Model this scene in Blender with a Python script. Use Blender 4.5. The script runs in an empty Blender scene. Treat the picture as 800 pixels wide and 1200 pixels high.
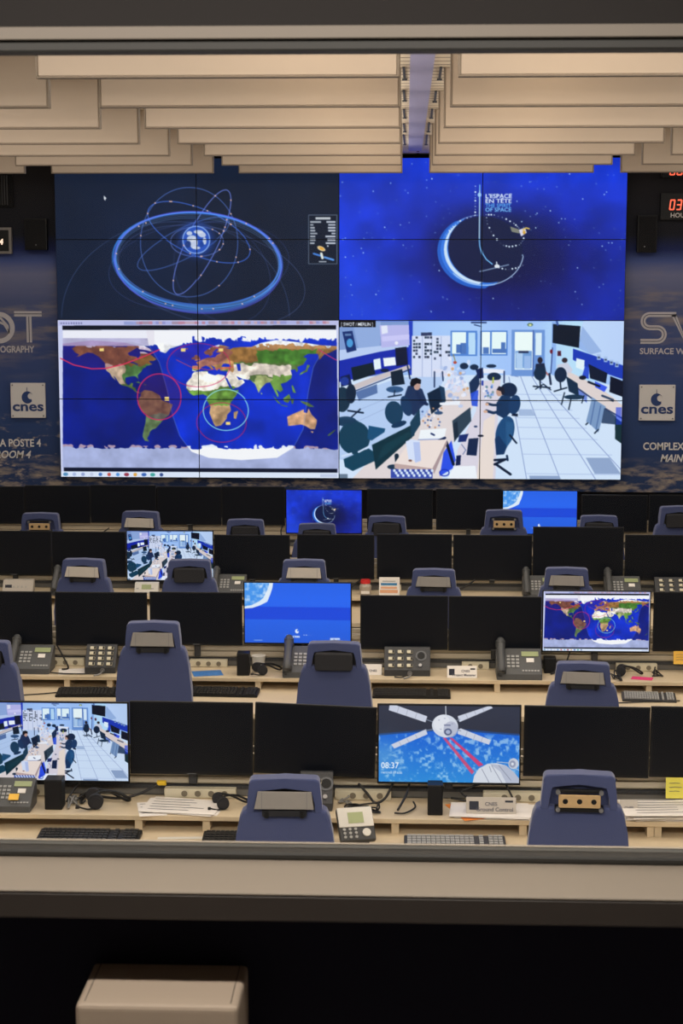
import bpy, bmesh, math, random
import numpy as np
from mathutils import Vector, Matrix
random.seed(7)
SC = bpy.context.scene
COL = SC.collection
R = math.radians

# ------------------------------------------------------------------ camera
CZ = 3.26                     # eye height above the control room floor (visitor gallery)
PITCH, YAW, FPX = 0.1452, 0.0417, 2108.0
cam_d = bpy.data.cameras.new('camera')
cam = bpy.data.objects.new('camera', cam_d)
COL.objects.link(cam)
cam.location = (0, 0, CZ)
cam.rotation_euler = (math.pi / 2 - PITCH, 0, YAW)
cam_d.sensor_fit = 'VERTICAL'
cam_d.sensor_height = 36
cam_d.sensor_width = 24
cam_d.lens = FPX / 1200 * 36
cam_d.clip_end = 100
cam_d.dof.use_dof = True
cam_d.dof.focus_distance = 9.8
cam_d.dof.aperture_fstop = 15
SC.camera = cam

# ------------------------------------------------------------------ light
w = bpy.data.worlds.new('world'); SC.world = w; w.use_nodes = True
w.node_tree.nodes['Background'].inputs[0].default_value = (.75, .8, 1, 1)
w.node_tree.nodes['Background'].inputs[1].default_value = 0.02
SC.view_settings.view_transform = 'Standard'
SC.view_settings.look = 'None'
SC.view_settings.exposure = 0
SC.view_settings.gamma = 1
SC.view_settings.use_curve_mapping = False
ROOM_Z = 4.06
LAMP_COL = (1, .91, .82)
def area(x, y, z, sx, sy, power, col=LAMP_COL, rx=0.0):
    l = bpy.data.lights.new('lamp_or_fill', 'AREA'); l.shape = 'RECTANGLE'
    l.size = sx; l.size_y = sy; l.energy = power; l.color = col
    o = bpy.data.objects.new('lamp_or_fill', l); COL.objects.link(o)
    o.location = (x, y, z); o.rotation_euler = (rx, 0, 0)
    return o
BAFFLE_Y = [5.80 + i * 1.205 for i in range(7)]
LAMP_X = (-3.65, -2.2, -.68, .8, 2.35, 3.8)
for yy, pw in ((3.6, 12), (4.6, 2), (5.25, 3.5), (6.45, 8), (7.65, 15), (8.85, 15), (10.05, 14), (11.25, 12), (12.45, 9), (14.1, 13)):
    for xx in LAMP_X:                      # recessed lamps between the baffles
        area(xx, yy, ROOM_Z - .012, 1.3, .5, pw * .55)
area(0, 2.95, 3.74, 6.5, .3, 125, rx=R(48))   # added fill light over the window, brightens chair backs and slats
for yy in (5.2, 6.42, 7.62, 8.83, 10.03, 11.24, 12.44, 13.7):
    for xx in (-.34, .47):                    # added uplights, hidden behind the baffle ends, brighten the central ceiling gap
        area(xx, yy, 3.925, .26, 1.05, 3.2, rx=math.pi)
area(-.3, 1.95, 3.95, 1.6, .10, 27)            # gallery lamp over the window

# ------------------------------------------------------------------ pixel -> place
_sy, _cy, _sp, _cp = math.sin(YAW), math.cos(YAW), math.sin(PITCH), math.cos(PITCH)
FW = Vector((-_sy * _cp, _cy * _cp, -_sp)); RT = Vector((_cy, _sy, 0)); UP = RT.cross(FW)
def at(px, py, Y):
    d = FW + RT * ((px - 400) / FPX) + UP * ((600 - py) / FPX)
    t = Y / d.y
    return Vector((d.x * t, Y, CZ + d.z * t))
def atz(px, py, z):
    d = FW + RT * ((px - 400) / FPX) + UP * ((600 - py) / FPX)
    t = (z - CZ) / d.z
    return Vector((d.x * t, d.y * t, z))

# ------------------------------------------------------------------ materials
def lin(c):
    out = []
    for v in c:
        v = v / 255
        out.append(v / 12.92 if v <= .04045 else ((v + .055) / 1.055) ** 2.4)
    return tuple(out)
def mat(name, rgb, rough=.6, metal=0, spec=.5, noise=0, scale=30, bump=0, emit=0):
    m = bpy.data.materials.new(name); m.use_nodes = True
    nt = m.node_tree; b = nt.nodes['Principled BSDF']
    c = lin(rgb) + (1,)
    b.inputs['Base Color'].default_value = c
    b.inputs['Roughness'].default_value = rough
    b.inputs['Metallic'].default_value = metal
    b.inputs['Specular IOR Level'].default_value = spec
    if emit:
        b.inputs['Emission Color'].default_value = c
        b.inputs['Emission Strength'].default_value = emit
    if noise or bump:
        tc = nt.nodes.new('ShaderNodeTexCoord'); n = nt.nodes.new('ShaderNodeTexNoise')
        n.inputs['Scale'].default_value = scale; n.inputs['Detail'].default_value = 4
        nt.links.new(tc.outputs['Object'], n.inputs['Vector'])
        if noise:
            mx = nt.nodes.new('ShaderNodeMix'); mx.data_type = 'RGBA'
            mx.inputs[6].default_value = tuple(v * (1 - noise) for v in c[:3]) + (1,)
            mx.inputs[7].default_value = tuple(min(1, v * (1 + noise)) for v in c[:3]) + (1,)
            nt.links.new(n.outputs['Fac'], mx.inputs[0]); nt.links.new(mx.outputs[2], b.inputs['Base Color'])
        if bump:
            bp = nt.nodes.new('ShaderNodeBump'); bp.inputs['Strength'].default_value = bump
            bp.inputs['Distance'].default_value = .002
            nt.links.new(n.outputs['Fac'], bp.inputs['Height']); nt.links.new(bp.outputs['Normal'], b.inputs['Normal'])
    return m
M = {}
M['baffle'] = mat('baffle felt', (190, 174, 158), .85, noise=.05, scale=3, spec=.2)
M['baffle_edge'] = mat('baffle edge profile', (130, 117, 102), .6)
M['beech'] = mat('beech laminate', (208, 190, 160), .5, noise=.07, scale=14)
M['slat'] = mat('beige slat metal', (208, 196, 174), .5, noise=.03)
M['darkstrip'] = mat('dark duct', (62, 64, 68), .6)
M['midgrey'] = mat('mid grey rail', (112, 110, 106), .6)
M['socket'] = mat('cream socket plastic', (214, 206, 182), .5)
M['socket_hole'] = mat('socket recess', (120, 112, 96), .6)
M['black'] = mat('black plastic', (16, 17, 19), .45, spec=.3)
M['blackscreen'] = mat('switched off screen', (7, 12, 22), .38, spec=.22)
M['charcoal'] = mat('charcoal plastic', (52, 53, 56), .5, noise=.05)
M['cushion_dark'] = mat('charcoal fabric', (38, 38, 42), .9, noise=.1, scale=200)
M['fabric'] = mat('blue violet chair fabric', (74, 82, 120), .95, noise=.12, scale=160, bump=.3, spec=.15)
M['flap'] = mat('light grey plastic flap', (184, 176, 166), .55, noise=.05, scale=40)
M['flap_mid'] = mat('mid grey plastic flap', (134, 129, 124), .55, noise=.05, scale=40)
_b = M['fabric'].node_tree.nodes['Principled BSDF']; _b.inputs['Sheen Weight'].default_value = .35; _b.inputs['Sheen Roughness'].default_value = .4
M['plate'] = mat('brass toned metal plate', (214, 180, 132), .4, metal=.35, noise=.1, scale=60)
M['steel'] = mat('brushed steel', (150, 150, 152), .35, metal=.8)
M['greymetal'] = mat('grey painted metal', (96, 98, 102), .5)
M['phone'] = mat('phone grey plastic', (74, 75, 76), .45, spec=.5)
M['phone_key'] = mat('phone key grey', (160, 160, 158), .5)
M['lcd'] = mat('green lcd glass', (158, 168, 122), .3)
M['white'] = mat('white paper', (236, 230, 224), .8)
M['white_plastic'] = mat('off white plastic', (214, 210, 202), .45)
M['key'] = mat('keyboard key', (30, 31, 33), .5)
M['cardprint'] = mat('printed lettering', (90, 92, 104), .8)
M['darkprint'] = mat('dark print', (38, 42, 56), .8)
M['cable'] = mat('black cable rubber', (20, 20, 22), .5)
M['cable_grey'] = mat('grey cable rubber', (130, 128, 124), .5)
M['yellow'] = mat('yellow plug', (224, 186, 40), .6)
M['sticky'] = mat('yellow note paper', (232, 222, 96), .8)
M['sticky_orange'] = mat('orange note paper', (240, 190, 80), .8)
M['orange'] = mat('orange folder paper', (226, 132, 52), .8)
M['pink'] = mat('pink paper', (224, 60, 120), .8)
M['red'] = mat('red plastic', (206, 44, 44), .4)
M['blueprint'] = mat('blue print', (52, 128, 178), .7)
M['peachprint'] = mat('peach print', (226, 168, 128), .7)
M['leaflet'] = mat('blue leaflet print', (60, 124, 196), .5, noise=.5, scale=30)
M['jar'] = mat('cloudy jar plastic', (176, 164, 150), .3)
M['fascia'] = mat('grey beige fascia', (132, 124, 114), .6)
M['upper_wall'] = mat('brown black wall paint', (35, 32, 31), .9)
M['gallery_inner'] = mat('pale gallery bounce paint', (188, 180, 172), .9)
M['wallblack'] = mat('black wall paint', (20, 20, 26), .9, spec=.2)
M['wallbeige'] = mat('beige wall paint', (200, 195, 188), .9)
M['floor'] = mat('light grey floor tile', (150, 148, 146), .95, noise=.2, scale=80, bump=.4)
M['dark_frame'] = mat('dark anodised frame', (62, 62, 60), .62, noise=.04, scale=6)
M['sill'] = mat('beige window sill', (164, 153, 139), .55, noise=.04, scale=5)
M['sill_edge'] = mat('dark brown sill edge', (66, 60, 56), .55)
M['gallery'] = mat('near black navy wall', (30, 30, 44), .9, spec=.15)
M['box'] = mat('warm beige box metal', (204, 186, 166), .5)
M['lilac'] = mat('violet grey ceiling strip', (186, 184, 226), .55)
M['mural_letter'] = mat('mural lettering', (196, 192, 198), .8)
M['mural_line'] = mat('mural letter line', (84, 84, 100), .8)
M['plaque'] = mat('plaque white', (224, 220, 218), .5)
M['logo_blue'] = mat('logo navy', (28, 58, 118), .5)
M['bezel'] = mat('thin screen bezel', (8, 9, 16), .4)
M['speakergrey'] = mat('dark speaker cloth', (14, 14, 18), .95)
M['led_red'] = mat('red led digits', (255, 110, 80), .5, emit=1.0)
M['led_white'] = mat('warm led digits', (255, 225, 200), .5, emit=.9)
M['frame_grey'] = mat('clock frame grey', (134, 128, 124), .4)
M['castor'] = mat('castor black', (14, 14, 15), .4)

# ------------------------------------------------------------------ object helpers
def obj(name, bm, m, parent=None, smooth=False, loc=None):
    me = bpy.data.meshes.new(name)
    bmesh.ops.recalc_face_normals(bm, faces=bm.faces[:])
    bm.to_mesh(me); bm.free()
    if isinstance(m, (list, tuple)):
        for k in m: me.materials.append(k)
    else: me.materials.append(m)
    if smooth:
        for p in me.polygons: p.use_smooth = True
    o = bpy.data.objects.new(name, me); COL.objects.link(o)
    if parent: o.parent = parent
    if loc is not None: o.location = loc
    return o
def thing(name, label, cat, loc=(0, 0, 0), rz=0, group=None):
    o = bpy.data.objects.new(name, None); COL.objects.link(o)
    o.empty_display_size = .1
    o.location = loc; o.rotation_euler = (0, 0, rz)
    o['label'] = label; o['category'] = cat
    if group: o['group'] = group
    return o
def tag(o, label, cat, group=None):
    o['label'] = label; o['category'] = cat
    if group: o['group'] = group
    return o
def struct(o):
    o['kind'] = 'structure'; return o
def copy_tree(o, parent=None):
    c = o.copy(); COL.objects.link(c)
    c.parent = parent
    for ch in list(o.children): copy_tree(ch, c)
    return c
def dup(root, loc, rz=None, label=None, group=None):
    c = copy_tree(root); c.location = loc
    if rz is not None: c.rotation_euler = (0, 0, rz)
    if label: c['label'] = label
    if group: c['group'] = group
    return c
def B(): return bmesh.new()
def box(bm, x0, x1, y0, y1, z0, z1, mi=0, bev=0, seg=2, mtx=None):
    vs = [bm.verts.new((x, y, z)) for x in (x0, x1) for y in (y0, y1) for z in (z0, z1)]
    fs = [bm.faces.new([vs[i] for i in f]) for f in ((0, 1, 3, 2), (4, 6, 7, 5), (0, 4, 5, 1), (2, 3, 7, 6), (0, 2, 6, 4), (1, 5, 7, 3))]
    for f in fs: f.material_index = mi
    if bev:
        es = list({e for f in fs for e in f.edges})
        r = bmesh.ops.bevel(bm, geom=es, offset=bev, segments=seg, affect='EDGES', profile=.6)
        fs2 = set(r['faces']) | {f for v in r['verts'] for f in v.link_faces}
        for f in fs2: f.material_index = mi
        vs = list({v for f in fs2 for v in f.verts} | {v for v in vs if v.is_valid})
    if mtx is not None: bmesh.ops.transform(bm, matrix=mtx, verts=vs)
    return vs
def prism(bm, pts, a, b, axis='y', mi=0, bev=0, seg=2):
    """extrude a 2D outline between a and b along an axis; pts are (x,z) for 'y', (x,y) for 'z', (y,z) for 'x'"""
    def P(p, t):
        return {'y': (p[0], t, p[1]), 'z': (p[0], p[1], t), 'x': (t, p[0], p[1])}[axis]
    v0 = [bm.verts.new(P(p, a)) for p in pts]; v1 = [bm.verts.new(P(p, b)) for p in pts]
    n = len(pts); fs = [bm.faces.new(v0), bm.faces.new(v1[::-1])]
    caps = fs[:]
    for i in range(n): fs.append(bm.faces.new((v0[i], v0[(i + 1) % n], v1[(i + 1) % n], v1[i])))
    for f in fs: f.material_index = mi
    if bev:
        es = list({e for f in caps for e in f.edges})
        r = bmesh.ops.bevel(bm, geom=es, offset=bev, segments=seg, affect='EDGES', profile=.6)
        for f in r['faces']: f.material_index = mi
    return fs
def cyl(bm, c, r, h, axis='z', n=20, r2=None, mi=0):
    r2 = r if r2 is None else r2
    a = {'z': (Vector((1, 0, 0)), Vector((0, 1, 0)), Vector((0, 0, 1))), 'y': (Vector((1, 0, 0)), Vector((0, 0, 1)), Vector((0, 1, 0))),
         'x': (Vector((0, 1, 0)), Vector((0, 0, 1)), Vector((1, 0, 0)))}[axis]
    c = Vector(c)
    v0 = [bm.verts.new(c + (a[0] * math.cos(t) + a[1] * math.sin(t)) * r) for t in [2 * math.pi * i / n for i in range(n)]]
    v1 = [bm.verts.new(c + a[2] * h + (a[0] * math.cos(t) + a[1] * math.sin(t)) * r2) for t in [2 * math.pi * i / n for i in range(n)]]
    fs = [bm.faces.new(v0), bm.faces.new(v1)]
    for i in range(n): fs.append(bm.faces.new((v0[i], v0[(i + 1) % n], v1[(i + 1) % n], v1[i])))
    for f in fs: f.material_index = mi
def tube(bm, pts, r, n=8, mi=0, sub=6):
    """smooth tube along control points (Catmull-Rom)"""
    P = [Vector(p) for p in pts]
    if len(P) > 2 and sub > 1:
        Q = []
        for i in range(len(P) - 1):
            p0 = P[max(i - 1, 0)]; p1 = P[i]; p2 = P[i + 1]; p3 = P[min(i + 2, len(P) - 1)]
            for k in range(sub):
                t = k / sub
                Q.append(.5 * ((2 * p1) + (p2 - p0) * t + (2 * p0 - 5 * p1 + 4 * p2 - p3) * t * t + (3 * p1 - p0 - 3 * p2 + p3) * t ** 3))
        Q.append(P[-1]); P = Q
    rings = []
    for i, p in enumerate(P):
        d = (P[min(i + 1, len(P) - 1)] - P[max(i - 1, 0)])
        if d.length < 1e-9: d = Vector((0, 0, 1))
        d.normalize()
        u = d.cross(Vector((0, 0, 1)))
        if u.length < .05: u = d.cross(Vector((1, 0, 0)))
        u.normalize(); v = d.cross(u)
        rings.append([bm.verts.new(p + (u * math.cos(2 * math.pi * k / n) + v * math.sin(2 * math.pi * k / n)) * r) for k in range(n)])
    for a, b in zip(rings, rings[1:]):
        for k in range(n):
            f = bm.faces.new((a[k], a[(k + 1) % n], b[(k + 1) % n], b[k])); f.material_index = mi; f.smooth = True
    for e in (rings[0], rings[-1]):
        f = bm.faces.new(e); f.material_index = mi
def rrect(w, h, r, n=4, cx=0, cy=0):
    out = []
    for sx, sy, a0 in ((1, 1, 0), (-1, 1, 90), (-1, -1, 180), (1, -1, 270)):
        for k in range(n + 1):
            a = R(a0 + 90 * k / n)
            out.append((cx + sx * (w / 2 - r) + r * math.cos(a), cy + sy * (h / 2 - r) + r * math.sin(a)))
    return out
def text_mesh(s, size, bold=0, shear=0, spacing=1.0, sx=1.0, align='LEFT'):
    c = bpy.data.curves.new('lettering', 'FONT'); c.body = s; c.size = size; c.offset = bold; c.shear = shear
    c.space_character = spacing; c.align_x = align; c.resolution_u = 3
    o = bpy.data.objects.new('lettering', c); COL.objects.link(o)
    dg = bpy.context.evaluated_depsgraph_get()
    me = bpy.data.meshes.new_from_object(o.evaluated_get(dg))
    bpy.data.objects.remove(o)
    for v in me.vertices: v.co.x *= sx
    return me
def lettering(s, size, m, parent, loc, bold=0, shear=0, spacing=1.0, sx=1.0, align='LEFT', rx=math.pi / 2, name='lettering'):
    me = text_mesh(s, size, bold, shear, spacing, sx, align)
    me.materials.clear(); me.materials.append(m)
    o = bpy.data.objects.new(name, me); COL.objects.link(o)
    o.parent = parent; o.location = loc; o.rotation_euler = (rx, 0, 0)
    return o
def ribbon(bm, pts, wd, mi=0, y=0.0, closed=False):
    """flat stroke in the XZ plane along pts (x,z)"""
    n = len(pts); L = []; Rr = []
    for i, p in enumerate(pts):
        a = pts[i - 1] if (i > 0 or closed) else p; b = pts[(i + 1) % n] if (i < n - 1 or closed) else p
        dx, dz = b[0] - a[0], b[1] - a[1]; l = math.hypot(dx, dz) or 1
        nx, nz = -dz / l * wd / 2, dx / l * wd / 2
        L.append(bm.verts.new((p[0] + nx, y, p[1] + nz))); Rr.append(bm.verts.new((p[0] - nx, y, p[1] - nz)))
    for i in range(n if closed else n - 1):
        j = (i + 1) % n
        f = bm.faces.new((L[i], L[j], Rr[j], Rr[i])); f.material_index = mi
# ------------------------------------------------------------------ screen pictures (drawn here, shown by the screens' pixels)
class Pic:
    """a small software painter: draws in the coordinates of a four-cornered view, keeps a W x H picture"""
    def __init__(s, corners, W, H, bg=(0, 0, 0)):
        s.c = np.array(corners, float); s.W, s.H = W * 2, H * 2
        s.a = np.empty((s.H, s.W, 3), np.float32); s.a[:] = bg
        s.k = s.W / abs(s.c[1][0] - s.c[0][0])       # canvas pixels per unit
    def T(s, pts):
        p = np.array(pts, float).reshape(-1, 2); u = np.full(len(p), .5); v = np.full(len(p), .5)
        A, Bc, C, D = s.c
        for _ in range(8):
            q = A * ((1 - u) * (1 - v))[:, None] + Bc * (u * (1 - v))[:, None] + C * (u * v)[:, None] + D * ((1 - u) * v)[:, None]
            du = (Bc - A) * (1 - v)[:, None] + (C - D) * v[:, None]; dv = (D - A) * (1 - u)[:, None] + (C - Bc) * u[:, None]
            e = p - q; det = du[:, 0] * dv[:, 1] - du[:, 1] * dv[:, 0]
            u += (e[:, 0] * dv[:, 1] - e[:, 1] * dv[:, 0]) / det; v += (du[:, 0] * e[:, 1] - du[:, 1] * e[:, 0]) / det
        return np.stack([u * s.W, v * s.H], 1)
    def _win(s, q, pad=1):
        x0, y0 = np.floor(q.min(0)).astype(int) - pad; x1, y1 = np.ceil(q.max(0)).astype(int) + pad
        x0, y0, x1, y1 = max(x0, 0), max(y0, 0), min(x1, s.W), min(y1, s.H)
        if x1 <= x0 or y1 <= y0: return None
        return x0, y0, x1, y1, np.arange(x0, x1)[None, :] + .5, np.arange(y0, y1)[:, None] + .5
    def mask(s, pts, raw=False):
        q = pts if raw else s.T(pts); w_ = s._win(q)
        if w_ is None: return None
        x0, y0, x1, y1, X, Y = w_; m = np.zeros((y1 - y0, x1 - x0), bool); n = len(q)
        for i in range(n):
            ax, ay = q[i]; bx, by = q[(i + 1) % n]
            if ay == by: continue
            m ^= ((ay > Y) != (by > Y)) & (X < (bx - ax) * (Y - ay) / (by - ay) + ax)
        return x0, y0, x1, y1, m
    def _put(s, x0, y0, x1, y1, m, col, al):
        w_ = s.a[y0:y1, x0:x1]; f = (m * al)[..., None].astype(np.float32)
        w_[:] = w_ * (1 - f) + np.array(col, np.float32) * f
    def poly(s, pts, col, al=1.0):
        r = s.mask(pts)
        if r: s._put(*r, col, al)
        return s
    def mul(s, pts, f, inv=False):
        r = s.mask(pts)
        full = np.zeros((s.H, s.W), bool)
        if r: full[r[1]:r[3], r[0]:r[2]] = r[4]
        if inv: full = ~full
        s.a[full] *= np.array(f, np.float32)
    def rect(s, x0, y0, x1, y1, col, al=1.0): return s.poly([(x0, y0), (x1, y0), (x1, y1), (x0, y1)], col, al)
    def ell_pts(s, cx, cy, rx, ry, rot=0, n=60, a0=0, a1=360):
        c, d = math.cos(R(rot)), math.sin(R(rot)); out = []
        for k in range(n + 1):
            t = R(a0 + (a1 - a0) * k / n); x, y = rx * math.cos(t), ry * math.sin(t)
            out.append((cx + x * c - y * d, cy + x * d + y * c))
        return out
    def ell(s, cx, cy, rx, ry, col, al=1.0, rot=0, n=28): return s.poly(s.ell_pts(cx, cy, rx, ry, rot, n)[:-1], col, al)
    def line(s, pts, wd, col, al=1.0):
        q = s.T(pts); r = wd * s.k / 2
        x0, y0, x1, y1 = 0, 0, 0, 0
        w_ = s._win(q, int(r) + 2)
        if w_ is None: return s
        x0, y0, x1, y1, X, Y = w_; best = np.zeros((y1 - y0, x1 - x0), np.float32)
        for a, b in zip(q, q[1:]):
            sx0 = int(max(min(a[0], b[0]) - r - 2, x0)) - x0; sx1 = int(min(max(a[0], b[0]) + r + 3, x1)) - x0
            sy0 = int(max(min(a[1], b[1]) - r - 2, y0)) - y0; sy1 = int(min(max(a[1], b[1]) + r + 3, y1)) - y0
            if sx1 <= sx0 or sy1 <= sy0: continue
            XX, YY = X[:, sx0:sx1], Y[sy0:sy1]; d = b - a; L = max((d ** 2).sum(), 1e-9)
            t = np.clip(((XX - a[0]) * d[0] + (YY - a[1]) * d[1]) / L, 0, 1)
            D = np.hypot(XX - a[0] - t * d[0], YY - a[1] - t * d[1])
            sub = best[sy0:sy1, sx0:sx1]; np.maximum(sub, np.clip(r - D + .5, 0, 1), out=sub)
        s._put(x0, y0, x1, y1, best, col, al); return s
    def arc(s, cx, cy, rx, ry, wd, col, al=1.0, rot=0, a0=0, a1=360, n=70):
        return s.line(s.ell_pts(cx, cy, rx, ry, rot, n, a0, a1), wd, col, al)
    def glow(s, cx, cy, r, col, al=1.0, ry=None, p=2.0):
        c = s.T([(cx, cy)])[0]; X = (np.arange(s.W)[None, :] - c[0]) / (r * s.k); Y = (np.arange(s.H)[:, None] - c[1]) / ((ry or r) * s.k)
        f = np.exp(-(X * X + Y * Y) ** (p / 2))[..., None] * al
        s.a[:] = s.a * (1 - f) + np.array(col, np.float32) * f; return s
    def text(s, st, x, y, h, col, al=1.0, sx=1.0, bold=0):
        me = text_mesh(st, 1.0, bold=bold)
        co = np.array([v.co[:2] for v in me.vertices]) if len(me.vertices) else np.zeros((0, 2))
        k = h / .69
        for p in me.polygons:
            pts = [(x + co[i][0] * k * sx, y - co[i][1] * k) for i in p.vertices]
            r = s.mask(pts)
            if r: s._put(*r, col, al)
        bpy.data.meshes.remove(me); return s
    def noise(s, cells, seed):
        g = np.random.RandomState(seed).rand(cells + 2, int(cells * s.W / s.H) + 3)
        X = np.linspace(0, g.shape[1] - 2.001, s.W); Y = np.linspace(0, g.shape[0] - 2.001, s.H)
        xi, yi = X.astype(int), Y.astype(int); fx = X - xi; fy = Y - yi; fx = fx * fx * (3 - 2 * fx); fy = (fy * fy * (3 - 2 * fy))[:, None]
        a = g[yi][:, xi] * (1 - fx) + g[yi][:, xi + 1] * fx; b = g[yi + 1][:, xi] * (1 - fx) + g[yi + 1][:, xi + 1] * fx
        return a * (1 - fy) + b * fy
    def fbm(s, cells, seed, o=4):
        t = 0; n = 0
        for k in range(o): t = t + s.noise(cells * 2 ** k, seed + k) * .5 ** k; n += .5 ** k
        return t / n
    def out(s):
        a = np.clip(s.a, 0, 255).reshape(s.H // 2, 2, s.W // 2, 2, 3).mean((1, 3))
        return a
def pic_mesh(name, img, u0, u1, v0, v1, wd, ht, nx, ny, material):
    """a flat pixel grid wd x ht in the XZ plane facing -Y showing the part u0..u1, v0..v1 (v down) of img"""
    H, W, _ = img.shape
    us = np.linspace(u0, u1, nx) * W - .5; vs = np.linspace(v0, v1, ny) * H - .5
    us = np.clip(us, 0, W - 1.001); vs = np.clip(vs, 0, H - 1.001)
    xi, yi = us.astype(int), vs.astype(int); fx = (us - xi)[None, :, None]; fy = (vs - yi)[:, None, None]
    c = (img[yi][:, xi] * (1 - fx) + img[yi][:, xi + 1] * fx) * (1 - fy) + (img[yi + 1][:, xi] * (1 - fx) + img[yi + 1][:, xi + 1] * fx) * fy
    c = c / 255; c = np.where(c <= .04045, c / 12.92, ((c + .055) / 1.055) ** 2.4)
    co = np.zeros((ny, nx, 3), np.float32)
    co[..., 0] = np.linspace(-wd / 2, wd / 2, nx)[None]; co[..., 2] = np.linspace(ht / 2, -ht / 2, ny)[:, None]
    idx = np.arange(nx * ny).reshape(ny, nx)
    f = np.stack([idx[:-1, :-1], idx[1:, :-1], idx[1:, 1:], idx[:-1, 1:]], -1).reshape(-1)
    me = bpy.data.meshes.new(name); me.vertices.add(nx * ny); me.vertices.foreach_set('co', co.ravel())
    nf = (nx - 1) * (ny - 1); me.loops.add(nf * 4); me.loops.foreach_set('vertex_index', f.astype(np.int32))
    me.polygons.add(nf); me.polygons.foreach_set('loop_start', np.arange(0, nf * 4, 4, dtype=np.int32))
    me.update(calc_edges=True)
    ca = me.color_attributes.new('picture', 'FLOAT_COLOR', 'POINT')
    col = np.ones((nx * ny, 4), np.float32); col[:, :3] = c.reshape(-1, 3); ca.data.foreach_set('color', col.ravel())
    me.materials.append(material)
    return me
def lit_material(name, strength):
    m = bpy.data.materials.new(name); m.use_nodes = True; nt = m.node_tree; b = nt.nodes['Principled BSDF']
    a = nt.nodes.new('ShaderNodeAttribute'); a.attribute_name = 'picture'
    b.inputs['Base Color'].default_value = (.004, .004, .006, 1); b.inputs['Roughness'].default_value = .4
    b.inputs['Specular IOR Level'].default_value = .2
    nt.links.new(a.outputs['Color'], b.inputs['Emission Color']); b.inputs['Emission Strength'].default_value = strength
    return m
M['lit'] = lit_material('lit screen picture', 1.0)

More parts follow.
